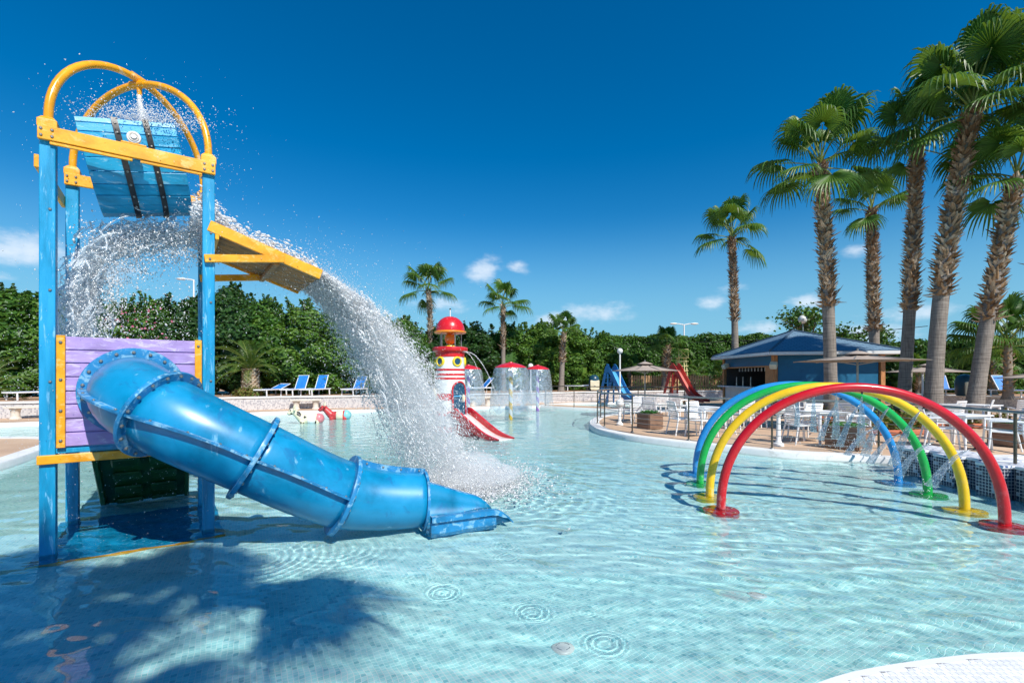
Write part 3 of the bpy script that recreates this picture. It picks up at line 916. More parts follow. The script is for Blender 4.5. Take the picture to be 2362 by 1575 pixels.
# hoops from corner to corner
rad = SIDE * math.sqrt(2) / 2
cen = T(SIDE / 2, SIDE / 2, ZT + .10)
for k, (a, b) in enumerate((((0, 0), (SIDE, SIDE)), ((0, SIDE), (SIDE, 0)))):
    d = (T(b[0], b[1], 0) - T(a[0], a[1], 0)).normalized()
    lift = .0 if k == 0 else -.055
    pts = [cen - d * rad + UZ * -.06]
    for i in range(33):
        th = PI * i / 32
        pts.append(cen - d * rad * math.cos(th) + UZ * (rad + lift) * math.sin(th))
    pts.append(cen + d * rad + UZ * -.06)
    hp = MB().tube(pts, .036, 14).build('hoop', YELLOW_PIPE, tower, smooth=50)
    top = cen + UZ * (rad + lift)
    MB().tube([top - d * .09, top + d * .09], .043, 14).build('coupling', YELLOW_PIPE, hp, smooth=50)
MB().tube([cen + UZ * (rad - .05), cen + UZ * (rad - .17) + U * .01], [.03, .022], 10).build('nozzle', YELLOW, tower, smooth=50)
# beams under the hoops
def beam(s0, s1, w0, w1, z0, z1, name='beam', mat=YELLOW, bolts=()):
    o = tbox(MB(), s0, s1, w0, w1, z0, z1).build(name, mat, tower, bevel=.006, seg=2)
    for (p, n) in bolts: bolt(o, p, n)
    return o
bz0, bz1 = 3.825, 3.955
fb = [(T(s, -h - .042, z), -V) for s in (-.035, .04, SIDE - .04, SIDE + .035) for z in (bz0 + .035, bz1 - .035)]
beam(-.06, SIDE + .06, -h - .042, -h - .003, bz0, bz1, bolts=fb)
beam(.02, .62, -h - .03, -h - .004, bz0 - .032, bz0 - .002)
beam(.68, SIDE - .06, -h - .03, -h - .004, bz0 - .030, bz0 - .003)
bb = [(T(s, SIDE - h - .044, z), -V) for s in (-.035, .04) for z in (bz0 + .035, bz1 - .035)]
beam(-.06, SIDE + .06, SIDE - h - .042, SIDE - h - .003, bz0, bz1, bolts=bb)
beam(-h - .04, -h - .003, -.02, SIDE + .02, 3.58, 3.70)
beam(SIDE + h + .003, SIDE + h + .04, -.06, SIDE + .06, 3.14, 3.30)
# bearings that carry the bucket axle
for w in (-h - .03, SIDE - .09):
    br = MB(); tbox(br, .53, .73, w - .012, w + .03, bz1, bz1 + .018)
    b0 = br.build('bearing_plate', YELLOW, tower, bevel=.004)
    MB().lathe([(0, -.036), (.022, -.036), (.026, -.02), (.03, -.018), (.056, -.016), (.06, 0), (.056, .03), (0, .03)], 20, T(.63, w, bz1 + .075), (U, UZ, V)).build('bearing', WHITE, b0, smooth=40)
    MB().lathe([(.031, -.024), (.043, -.024), (.043, -.012), (.031, -.012), (.031, -.024)], 20, T(.63, w, bz1 + .075), (U, UZ, V)).build('bearing_ring', STEEL, b0, smooth=40)
# purple plank wall
pz = [.985, 1.12, 1.25, 1.385, 1.51, 1.645, 1.775, 1.90, 2.03]
for i in range(8):
    tbox(MB(), .062, SIDE - .062, -.046 + .004 * (i % 2), -.006, pz[i] + .004, pz[i + 1] - .004).build('plank', PURPLE, tower, bevel=.006)
tbox(MB(), .066, SIDE - .066, -.022, -.004, .99, 2.02).build('plank_backing', PURPLE, tower)
for s in (.063, SIDE - .063 - .062):
    bt = tbox(MB(), s, s + .062, -.075, -.047, .982, 2.035).build('batten', YELLOW, tower, bevel=.004)
    for z in (1.05, 1.33, 1.62, 1.97): bolt(bt, T(s + .031, -.075, z), -V, 1.1)
# platform
tbox(MB(), -.02, SIDE + .02, -.03, SIDE + .02, .925, .972).build('platform', BLUE, tower, bevel=.006)
beam(-h - .01, SIDE + .04, -h - .035, -h + .005, .84, .922)
beam(-h - .01, SIDE + .04, SIDE - .03, SIDE + .01, .84, .922)
beam(-h - .005, -h + .035, 0.06, SIDE - .06, .84, .922)
# moulded climbing ramp behind the platform
rp = MB()
ra, rb = T(.22, SIDE * .78, .86), T(.22, SIDE + .85, -.10)
sd = U
def rampbox(l0, l1, f0, f1, d0, d1, mb):
    """l along U (0..1), f along the ramp, d out of it"""
    dirr = (rb - ra); L = dirr.length; dirr.normalize(); nn = U.cross(dirr).normalized()
    W = .86
    p = ra + U * ((l0 + l1) / 2 * W) + dirr * ((f0 + f1) / 2 * L) + nn * ((d0 + d1) / 2)
    mb.box(p, ((l1 - l0) * W, (f1 - f0) * L, d1 - d0), (U, dirr, nn)); return mb
rampbox(0, 1, 0, 1, -.03, .0, rp)
ramp = rp.build('climbing_ramp', GREEN_DARK, tower, bevel=.008)
for sgn in (-1, 1):
    for (l0, l1) in ((-.04, .02), (.98, 1.04)):
        if sgn > 0: rampbox(l0, l1, 0, 1, -.10, .08, MB()).build('ramp_edge', GREEN_DARK, ramp, bevel=.008)
for k in range(4):
    f = .14 + k * .22
    for (l0, l1) in ((.14, .46), (.56, .88)):
        rampbox(l0, l1, f, f + .11, -.075, -.032, MB()).build('foothold', GREEN_DARK, ramp, bevel=.02, seg=2)
# underwater pad
pad = tbox(MB(), -.12, SIDE + .14, -.16, SIDE + .14, FLOOR_Z + .002, FLOOR_Z + .045).build('base_pad', BLUE, tower, bevel=.008)
tbox(MB(), -.12, SIDE + .14, -.205, -.163, FLOOR_Z + .002, FLOOR_Z + .043).build('pad_edge', YELLOW, pad, bevel=.004)
# chute
c0, c1 = .0, 1.10
cz0, cz1 = 3.24, 2.87
s0 = SIDE + .05
cdir = (T(s0 + c1, 0, cz1) - T(s0, 0, cz0)); cl_ = cdir.length; cdir.normalize(); cn = V.cross(cdir) * -1
if cn.z < 0: cn = -cn
npl = 7
for i in range(npl):
    w0 = -.02 + i * (SIDE - .06) / npl; w1 = -.02 + (i + 1) * (SIDE - .06) / npl
    p = T(s0, (w0 + w1) / 2, cz0) + cdir * (cl_ / 2)
    MB().box(p, (cl_, (w1 - w0) - .008, .028), (cdir, V, cn)).build('chute_plank', CHUTE_WOOD, tower, bevel=.004)
for w in (-.045, SIDE - .055):
    p = T(s0 - .02, w, cz0 + .03) + cdir * (cl_ / 2)
    MB().box(p, (cl_ + .06, .036, .12), (cdir, V, cn)).build('chute_side', YELLOW, tower, bevel=.005)
for w in (-.066, SIDE - .075):
    a = T(SIDE - .04, w - .02, 2.91); b = T(SIDE + .74, w - .02, 3.015)
    br_ = MB().bar(a, b, .035, .085).build('brace', YELLOW, tower, bevel=.005)
    bolt(br_, a + U * .05 - V * .02, -V)
MB().bar(T(s0 + .62, -.03, 2.975), T(s0 + .62, SIDE - .07, 2.975), .06, .05).build('cross_bar', CHUTE_WOOD, tower, bevel=.004)

# ------------------------------------------------------------------ tipping bucket
TILT = R(12)
PIV = (SIDE / 2, SIDE / 2 - .02, 4.03)
def B(s, w, t):
    s2 = s * math.cos(TILT) - t * math.sin(TILT); t2 = s * math.sin(TILT) + t * math.cos(TILT)
    return T(PIV[0] + s2 - .02, PIV[1] + w, PIV[2] + t2)
bucket = thing('tipping_bucket', 'cyan blue plank bucket with two black straps hanging tilted under yellow hoops', 'bucket', B(0, 0, -.58))
BU = (B(1, 0, 0) - B(0, 0, 0)).normalized(); BT = (B(0, 0, 1) - B(0, 0, 0)).normalized()
prof = [(-.50, .25), (-.512, .19), (-.516, .10), (-.508, -.015), (-.488, -.135), (-.452, -.255), (-.395, -.365), (-.315, -.455), (-.21, -.525), (-.075, -.565)]
prof = prof + [(-w, t) for w, t in reversed(prof)]
BL = .41
def prof_n(i):
    a, b = prof[i], prof[i + 1]
    d = Vector((b[0] - a[0], b[1] - a[1])).normalized()
    return d, Vector((-d.y, d.x)) * (-1)
for i in range(len(prof) - 1):
    a, b = prof[i], prof[i + 1]
    d, nrm = prof_n(i)
    g = .004
    q = [(a[0] + d.x * g, a[1] + d.y * g), (b[0] - d.x * g, b[1] - d.y * g)]
    th = .028
    jit = .003 * (i % 3)
    q = [(x + nrm.x * jit, y + nrm.y * jit) for x, y in q]
    inn = [(q[1][0] - nrm.x * th, q[1][1] - nrm.y * th), (q[0][0] - nrm.x * th, q[0][1] - nrm.y * th)]
    pl = MB().prism([B(-BL, w, t) for w, t in q + inn], BU * (2 * BL))
    pl.build('plank', BLUE_BUCKET, bucket, bevel=.004)
for s in (-BL + .03, BL - .03):
    MB().prism([B(s - .014, w * .94, t * .94) for w, t in prof], BU * .028).build('end_panel', BLUE_BUCKET, bucket)
for s in (-.10, .155):
    strap = []
    for i, (w, t) in enumerate(prof):
        if i == 0: nn = prof_n(0)[1]
        elif i == len(prof) - 1: nn = prof_n(len(prof) - 2)[1]
        else: nn = (prof_n(i - 1)[1] + prof_n(i)[1]).normalized()
        strap.append((w, t, nn))
    rows = []
    for (w, t, nn) in strap:
        rows.append([B(s - .026, w + nn.x * .010, t + nn.y * .010), B(s - .026, w + nn.x * .022, t + nn.y * .022), B(s + .026, w + nn.x * .022, t + nn.y * .022), B(s + .026, w + nn.x * .010, t + nn.y * .010)])
    so = MB().grid(rows, True).build('strap', BLACK, bucket, smooth=50)
    for (w, t, nn) in strap[1:9]:
        bolt(so, B(s, w + nn.x * .022, t + nn.y * .022), -V, .9)
MB().tube([T(.63, -h - .03, bz1 + .075), T(.63, SIDE - .10, bz1 + .075)], .02, 10).build('axle', STEEL, bucket, smooth=50)

# ------------------------------------------------------------------ tube slide
slide = thing('tube_slide', 'big closed blue tube slide bolted to the purple wall and running down into the water', 'slide', (-2.4, 4.8, 0))
p0 = T(SIDE / 2, -.05, 1.50)
n0 = -V
ring2, ring3, ring4, rend = Vector((-3.16, 4.27, 1.31)), Vector((-2.46, 4.50, .885)), Vector((-1.77, 4.95, .415)), Vector((-1.0, 5.28, .255))
NS = 12
path = []
# elbow: hermite from the wall to ring2, then splines
m0, m1 = n0 * 1.15, Vector((.88, -.12, -.42)).normalized() * .80
for k in range(NS):
    t = k / NS
    path.append((2 * t ** 3 - 3 * t * t + 1) * p0 + (t ** 3 - 2 * t * t + t) * m0 + (-2 * t ** 3 + 3 * t * t) * ring2 + (t ** 3 - t * t) * m1)
tans = [m1, (ring4 - ring2).normalized() * .85, Vector((.80, .45, -.38)).normalized() * .85, Vector((.92, .38, -.08)).normalized() * .82]
pts4 = [ring2, ring3, ring4, rend]
for j in range(3):
    a, b, ta, tb = pts4[j], pts4[j + 1], tans[j], tans[j + 1]
    for k in range(NS):
        t = k / NS
        path.append((2 * t ** 3 - 3 * t * t + 1) * a + (t ** 3 - 2 * t * t + t) * ta + (-2 * t ** 3 + 3 * t * t) * b + (t ** 3 - t * t) * tb)
path.append(rend)
def frame_at(i):
    a, b = path[max(0, i - 1)], path[min(len(path) - 1, i + 1)]
    t = (b - a).normalized()
    if i == 0: t = n0.copy()
    side = t.cross(UZ).normalized()                # to the slider's right
    up = side.cross(t).normalized()
    return path[i], t, side, up
TR = .345
def tube_radius(i):
    return TR - (.035 if i > 3 * NS else 0) * min(1, max(0, (i - 3 * NS) / NS))
def circ(i, r, n=40, flat=0.0):
    c, t, s, u = frame_at(i)
    out = []
    for k in range(n):
        a = 2 * PI * k / n
        y = math.sin(a)
        if flat and y < 0: y *= (1 - flat)
        out.append(c + s * (math.cos(a) * r) + u * (y * r))
    return out
for sec in range(4):
    rows = [circ(i, tube_radius(i), 40, .12 * max(0, (i - 3 * NS) / NS)) for i in range(sec * NS, (sec + 1) * NS + 1)]
    ts = MB().grid(rows, True).build('tube_section', TUBE, slide, smooth=60, solid=.014)
    # side seams where the two half shells are bolted together
    for sg in ((-1, 1) if sec < 3 else ()):
        rr = []
        for i in range(sec * NS, (sec + 1) * NS + 1):
            c, t, s, u = frame_at(i)
            e = c + s * (sg * TR) + u * .03
            rr.append([e - u * .010 - s * (sg * .01), e + s * (sg * .058) - u * .010, e + s * (sg * .058) + u * .010, e + u * .010 - s * (sg * .01)])
        sm = MB().grid(rr, True).build('seam_flange', TUBE_EDGE, ts, smooth=40)
        if sg > 0:
            for i in range(sec * NS + 2, (sec + 1) * NS, 3):
                c, t, s, u = frame_at(i)
                bolt(sm, c + s * (sg * (TR + .03)) + u * .04, u, .9)
    if sec == 3:
        rr = []
        for i in range(sec * NS, (sec + 1) * NS + 1):
            c, t, s, u = frame_at(i)
            e = c + u * tube_radius(i)
            rr.append([e - s * .012 - u * .01, e - s * .012 + u * .055, e + s * .012 + u * .055, e + s * .012 - u * .01])
        sm = MB().grid(rr, True).build('seam_flange', TUBE_EDGE, ts, smooth=40)
        for i in range(sec * NS + 2, (sec + 1) * NS, 3):
            c, t, s, u = frame_at(i)
            bolt(sm, c + u * (tube_radius(i) + .03) + s * .012, s, .9)
for j, i in enumerate((0, NS, 2 * NS, 3 * NS, 4 * NS)):
    c, t, s, u = frame_at(i)
    r0 = tube_radius(i); ro = r0 + (.072 if j else .085); th = .020 if j < 4 else .014
    if j == 4: ro = r0 + .03
    fl = MB().lathe([(r0 - .006, -th), (ro, -th), (ro + .004, 0), (ro, th), (r0 - .006, th), (r0 - .006, -th)], 56, c + (t * .02 if j == 0 else Vector()), (s, u, t)).build('flange', TUBE_EDGE, slide, smooth=40)
    if j < 4:
        for k in range(18):
            a = 2 * PI * (k + .5) / 18
            bolt(fl, c + (s * math.cos(a) + u * math.sin(a)) * (r0 + .042) + t * (th + (.02 if j == 0 else 0)), t, 1.25)
# open exit trough
c, t, s, u = frame_at(len(path) - 1)
hd = Vector((.905, .425, 0)).normalized(); hsd = hd.cross(UZ)
trough_rows, lip_rows = [], {-1: [], 1: []}
LT = .95
for k in range(15):
    q = k / 14; x = LT * q
    base = rend + hd * x
    drop = 0 if q < .72 else ((q - .72) / .28) ** 2 * .17
    hw = .335 - (.0 if q < .8 else .03 * (q - .8) / .2)
    ht = .165 - drop
    zb = -.055 - .03 * q
    row = []
    far_h = ht + max(0, .27 * (1 - q / .75))
    for (fx, fz) in ((-1.0, 1.0), (-.97, .55), (-.88, .18), (-.6, .03), (0, 0), (.6, .03), (.88, .18), (.97, .55), (1.0, 1.0)):
        row.append(Vector((base.x, base.y, 0)) + hsd * (fx * hw) + UZ * (zb + fz * ((far_h if fx < 0 else ht) - zb)))
    trough_rows.append(row)
    for sg in (-1, 1):
        e = Vector((base.x, base.y, far_h if sg < 0 else ht)) + hsd * (sg * hw)
        o_ = hsd * sg
        lip_rows[sg].append([e - o_ * .012 + UZ * .012, e + o_ * .065 + UZ * .012, e + o_ * .065 - UZ * .045 * (1 if q < .9 else .3), e + o_ * .05 - UZ * .045 * (1 if q < .9 else .3), e + o_ * .05 - UZ * .005, e - o_ * .012 - UZ * .005])
tr_ = MB().grid(trough_rows).build('exit_trough', TUBE, slide, smooth=60, solid=.016)
for sg in (-1, 1):
    MB().grid(lip_rows[sg], True).build('trough_lip', TUBE_EDGE, tr_, smooth=40)
bk = MB()
for (q0, q1) in ((.0, .78),):
    e0 = rend + hd * (LT * q0); e1 = rend + hd * (LT * q1)
    bk.prism([Vector((e0.x, e0.y, -.12)) + hsd * .345, Vector((e1.x, e1.y, -.12)) + hsd * .345, Vector((e1.x, e1.y, .10)) + hsd * .345, Vector((e0.x, e0.y, .115)) + hsd * .345], hsd * .02)
bk.build('trough_skirt', TUBE_EDGE, tr_)

# ================================================================== RAINBOW ARCHES
ARCH = [('blue', (.02, .27, .66), (1605, 1090), (2072, 1110), 'blue water arch at the far end of the row of four arches'),
        ('green', (.01, .42, .07), (1615, 1112), (2140, 1137), 'green water arch between the blue and the yellow arch'),
        ('yellow', (.88, .55, .008), (1637, 1142), (2225, 1173), 'yellow water arch between the green and the red arch'),
        ('red', (.60, .006, .012), (1663, 1172), (2318, 1208), 'red water arch in front of the row of four arches')]
jets_at = []
for (nm, col, l, r_, lab) in ARCH:
    am = arch_mat('arch_' + nm, col)
    a, b = G(*l), G(*r_)
    mid = (a + b) / 2; d = (b - a); half = d.length / 2; d.normalize()
    t = thing('water_arch', lab, 'water arch', (mid.x, mid.y, FLOOR_Z), group='rainbow arches in the pool')
    hh = 1.52
    pts = [a + UZ * (FLOOR_Z + .06), a + UZ * 0.0]
    for i in range(1, 48):
        th = PI * i / 48
        x = -math.cos(th); z = math.sin(th) ** .92
        pts.append(mid + d * (half * x) + UZ * (hh * z))
    pts += [b.copy(), b + UZ * (FLOOR_Z + .06)]
    MB().tube(pts, .0545, 20).build('pipe', am, t, smooth=60)
    for e in (a, b):
        fo = MB().lathe([(0, -.045), (.075, -.045), (.08, -.052), (.20, -.056), (.215, -.064), (.215, FLOOR_Z + .002)], 28, e).build('base_plate', am, t, smooth=35)
        MB().lathe([(.057, .0), (.066, -.005), (.070, -.05), (.057, -.05)], 20, e).build('collar', am, fo, smooth=40)
        for k in range(6):
            an = k * PI / 3 + .3
            bolt(fo, e + Vector((math.cos(an) * .16, math.sin(an) * .16, -.056)), UZ, 1.3)
    for th in (R(93), R(120), R(148)):
        p = mid + d * (-half * math.cos(th)) + UZ * (hh * math.sin(th) ** .92)
        inward = (mid + UZ * .55 - p).normalized()
        MB().tube([p + inward * .05, p + inward * .078], [.012, .009], 8).build('nozzle', BLACK, t, smooth=40)
        jets_at.append((p + inward * .08, inward, d, nm, th))

# ================================================================== MOSAIC BLOCKS
BLK = [(6.98, 8.35, .40), (6.80, 8.05, .41), (6.98, 7.72, .41), (6.72, 7.35, .42), (6.92, 7.0, .42), (6.68, 6.62, .42), (6.86, 6.25, .42), (6.62, 5.88, .42), (6.82, 5.5, .42)]
blab = ['first mosaic step block, next to the white terrace edge', 'second mosaic step block from the white terrace edge', 'third mosaic step block from the white terrace edge', 'fourth mosaic step block from the white terrace edge',
        'fifth mosaic step block from the white terrace edge', 'sixth mosaic step block from the white terrace edge', 'seventh mosaic step block from the white terrace edge, beside the red arch foot',
        'eighth mosaic step block from the white terrace edge', 'last mosaic step block of the row']
for (x, y, z), lb in zip(BLK[:8], blab):
    cx_ = x + .28
    bo = MB().box((cx_, y, (z + FLOOR_Z) / 2 - .02), (.60, .345, z - FLOOR_Z - .04)).build('step_block', BLOCKM, bevel=.012, seg=2)
    tag(bo, lb, 'step block', 'mosaic step blocks along the water')
    MB().box((cx_, y, z - .012), (.612, .357, .045)).build('block_top', BLOCKTOP, bo, bevel=.010, seg=2)

# ================================================================== RAILINGS
def railing(label, posts, zbase, group='metal railings along the water', height=1.04, rails=6, mat=RAILMETAL, curve=None, pr=.02):
    """posts: points (x, y[, z base]); curve: dense polyline for the rails"""
    t = thing('railing', label, 'railing', (posts[0][0], posts[0][1], zbase), group=group)
    ps = [Vector((p[0], p[1], p[2] if len(p) > 2 else zbase)) for p in posts]
    for p in ps:
        po = MB().tube([p + UZ * .012, p + UZ * (height - .02 + (zbase - p.z))], pr, 8).build('rail_post', RAILDARK, t, smooth=50)
        MB().lathe([(0, .028), (.03, .028), (.05, .012), (.052, .003)], 14, p).build('post_foot', mat, po, smooth=40)
    line = curve if curve is not None else ps
    line = [Vector((p[0], p[1], 0)) for p in line]
    MB().tube([p + UZ * (zbase + height) for p in line], pr * 1.15, 8).build('hand_rail', mat, t, smooth=50)
    for k in range(rails):
        z = zbase + .14 + k * (height - .24) / rails
        MB().tube([p + UZ * z for p in line], .0075, 5).build('rail_bar', mat, t, smooth=50)
    return t
tipc = spline([(x, y, 0) for x, y in [(4.55, 19.6), (3.3, 17.6), (2.92, 16.1), (2.78, 15.2), (2.86, 14.4), (3.25, 13.2), (3.9, 12.0), (4.5, 11.15)]], 6)
railing('dark curved railing round the rounded tip of the terrace', [(3.3, 17.6), (2.80, 15.5), (2.84, 14.5), (3.32, 13.05), (4.28, 11.45)], .11, curve=tipc)
fr = [G(px, py, .11) for px, py in ((1585, 1017), (1788, 1037), (2038, 1052))]
railing('straight railing along the terrace edge behind the four arches', [(p.x - .0, p.y + .12) for p in fr[1:]], .11, curve=[(4.5, 11.15, 0)] + [(p.x, p.y + .12, 0) for p in fr[1:]])
railing('nearest railing rising above the mosaic step blocks', [(7.05, 6.62, .40), (7.1, 4.0, .40)], .11, curve=[(7.28, 9.2, 0), (7.05, 6.62, 0), (7.1, 4.0, 0)], rails=5)
wk = [(1.75, 24.85), (3.1, 23.62), (4.45, 22.75), (5.9, 22.1), (8.0, 21.9)]
railing('far straight railing on the walkway behind the curved railing', wk, .11, rails=4, mat=RAILDARK)

# ================================================================== LIGHTHOUSE
LH = Vector((-1.83, 14.0, 0))
lh = thing('lighthouse_slide', 'red and white striped play lighthouse with a small slide', 'play lighthouse', (LH.x, LH.y, FLOOR_Z))
def lr(z): return .505 - .043 * z
MB().lathe([(.52, FLOOR_Z + .01), (lr(0), 0), (lr(1), 1.0), (lr(2.3), 2.3), (0, 2.3)], 40, LH).build('tower_wall', WHITE, lh, smooth=40)
for (z0, z1) in ((1.815, 1.875), (1.675, 1.735), (1.56, 1.62), (.96, 1.15), (.50, .64), (.05, .22)):
    MB().lathe([(lr(z0) - .01, z0), (lr(z0) + .006, z0), (lr(z1) + .006, z1), (lr(z1) - .01, z1)], 40, LH).build('stripe', RED, lh, smooth=40)
MB().lathe([(lr(2.2) - .01, 2.22), (lr(2.2) + .012, 2.22), (lr(2.3) + .03, 2.36), (.47, 2.38), (.51, 2.40), (.525, 2.45), (.51, 2.50), (.44, 2.515), (0, 2.515)], 40, LH).build('gallery', RED, lh, smooth=40)
for k in range(5):
    an = k * 2 * PI / 5 + .25
    e = LH + Vector((math.cos(an) * .33, math.sin(an) * .33, 2.51))
    MB().tube([e, e + UZ * .45], .016, 8).build('lantern_post', STEEL, lh, smooth=50)
MB().ellipsoid(LH + UZ * 2.76, (.165, .165, .175), 20, 14).build('lamp_ball', ORANGE, lh, smooth=80)
MB().lathe([(.17, 2.515), (.15, 2.56), (0, 2.58)], 20, LH).build('lamp_base', YGLOSS, lh, smooth=40)
MB().lathe([(0, 2.92), (.45, 2.92), (.475, 2.945), (.47, 2.975), (.42, 2.99), (0, 2.99)], 40, LH).build('eave', ORANGE, lh, smooth=40)
MB().lathe([(.425, 2.992)] + [(.425 * math.cos(a) ** .9, 2.992 + .43 * math.sin(a)) for a in np.linspace(.12, PI / 2 - .05, 9)] + [(0, 3.425)], 36, LH).build('dome', RED, lh, smooth=60)
an_o = MB().tube([LH + UZ * 3.41, LH + UZ * 3.62], .016, 8).build('antenna', WHITE, lh, smooth=50)
MB().ellipsoid(LH + UZ * 3.64, (.026, .026, .026), 10, 8).build('antenna_tip', BLACK, an_o, smooth=80)
def lframe(deg, z, off=0.0):
    a = R(deg)                                    # 0 faces the camera, positive to the viewer's right
    out = Vector((math.sin(a), -math.cos(a), 0)); tang = Vector((math.cos(a), math.sin(a), 0))
    return LH + out * (lr(z) + off) + UZ * z, out, tang
for deg in (-36, 36, 108, 180, -108):
    p, out, tang = lframe(deg, 2.08)
    ax = (tang, UZ, out)
    po = MB().lathe([(.095, .0), (.095, .028), (.112, .042), (.135, .036), (.148, .016), (.148, -.04), (.095, -.04), (.095, 0)], 28, p, ax).build('porthole', YGLOSS, lh, smooth=60)
    MB().lathe([(0, .018), (.105, .018), (.105, -.02)], 24, p, ax).build('pane', DARKBLUE, po, smooth=40)
# door
DA = 40
p, out, tang = lframe(DA, .9)
dw = .205
arch_pts = [(-dw, .50), (-dw, 1.25)] + [(-dw * math.cos(q), 1.25 + dw * 1.15 * math.sin(q)) for q in np.linspace(.2, PI - .2, 9)] + [(dw, 1.25), (dw, .50)]
def dpt(x, z, off): return LH + out * (math.sqrt(max(.01, lr(z) ** 2 - x * x)) + off) + tang * x + UZ * z
dm = MB().prism([dpt(x, z, -.06) for x, z in arch_pts], out * .13); door = dm.build('door_panel', DARKBLUE, lh)
MB().tube([dpt(x * 1.06, z + (.01 if z > 1.3 else 0), .06) for x, z in arch_pts], .026, 8, True).build('door_frame', RED, door, smooth=60)
MB().tube([dpt(-dw, 1.08, .085), dpt(dw, 1.08, .085)], .018, 8).build('door_bar', SLIDELIGHT, door, smooth=50)
MB().ellipsoid(dpt(.12, 1.02, .08), (.055, .04, .11), 14, 10).build('door_handle', CREAM, door, smooth=80)
# life ring on the wall
p, out2, tang2 = lframe(-62, 1.12, .05)
ring_pts = [p + tang2 * (.15 * math.cos(q)) + UZ * (.15 * math.sin(q)) for q in np.linspace(0, 2 * PI, 25)[:-1]]
MB().tube(ring_pts, .042, 10, False, True).build('life_ring', CREAM, lh, smooth=80)
# slide
sdir = Vector((.69, -.72, 0)).normalized(); sside = sdir.cross(UZ)
prof_s = spline([LH + sdir * .52 + UZ * .55, LH + sdir * .70 + UZ * .52, LH + sdir * 1.5 + UZ * .16, LH + sdir * 1.95 + UZ * .035, LH + sdir * 2.42 + UZ * .01], 6)
MB().grid([[q + sside * x - UZ * (.0) for x in (-.24, 0, .24)] for q in prof_s]).build('slide_bed', WHITE, lh, smooth=60, solid=.03)
for sg in (-1, 1):
    rows = []
    for i, q in enumerate(prof_s):
        f = i / (len(prof_s) - 1); hgt = .17 * (1 - f ** 2) + .025; w = .075
        e = q + sside * (sg * .235)
        rows.append([e - UZ * .12 * (1 - f), e + UZ * hgt, e + sside * (sg * w) + UZ * hgt, e + sside * (sg * w) - UZ * .12 * (1 - f)])
    MB().grid(rows, True).build('slide_side', RED, lh, smooth=40)
for q0 in (0.9,):
    MB().prism([LH + sdir * .40 + sside * -.18 + UZ * -.14, LH + sdir * .40 + sside * .18 + UZ * -.14, LH + sdir * 1.15 + sside * .18 + UZ * -.14, LH + sdir * 1.15 + sside * -.18 + UZ * -.14], UZ * .42).build('slide_support', RED, lh)

# ================================================================== WATER MUSHROOMS
def mushroom(c, capz, capr, pm, label, flare=1.33, sheet_to=.55, seed=0):
    t = thing('water_mushroom', label, 'water mushroom', (c.x, c.y, FLOOR_Z), group='red capped water mushrooms')
    MB().lathe([(.075, FLOOR_Z + .01), (.075, capz - .1), (0, capz - .1)], 20, c).build('pole', pm, t, smooth=40)
    MB().lathe([(0, capz - .11), (capr * .5, capz - .115), (capr, capz - .15), (capr + .015, capz - .14), (capr, capz - .12), (capr * .72, capz - .035), (capr * .35, capz + .03), (.09, capz + .05), (.08, capz + .075), (0, capz + .08)], 36, c).build('cap', RED, t, smooth=50)
    rows = []
    zs = np.linspace(capz - .13, .35, 18)
    rg = np.random.default_rng(seed)
    ph = rg.uniform(0, 6, 5)
    for z in zs:
        f = (capz - .13 - z) / (capz - .48)
        rr = capr * (1.0 + (flare - 1) * math.sqrt(f) * 1.1)
        rows.append([c + Vector((math.cos(q) * rr * (1 + f * .025 * math.sin(9 * q + ph[0])), math.sin(q) * rr * (1 + f * .025 * math.sin(11 * q + ph[1])), z + f * .12 * math.sin(7 * q + ph[2]))) for q in np.linspace(0, 2 * PI, 61)[:-1]])
    cu = MB().grid(rows, True).build('water_curtain', CURTAIN, t, smooth=80)
    cu['nocaustic'] = 1
    return t
M1, M2, M3 = G(1178, 967), G(1240, 947), Vector((-2.05, 22.2, 0))
mushroom(M1, 2.13, .60, SPIRALY, 'water mushroom with a yellow and white spiral pole', seed=1)
mushroom(M2, 2.13, .55, SPIRALP, 'water mushroom with a purple and white spiral pole', seed=2)
mushroom(M3, 2.13, .58, SPIRALP, 'water mushroom half hidden behind the play lighthouse', seed=3)

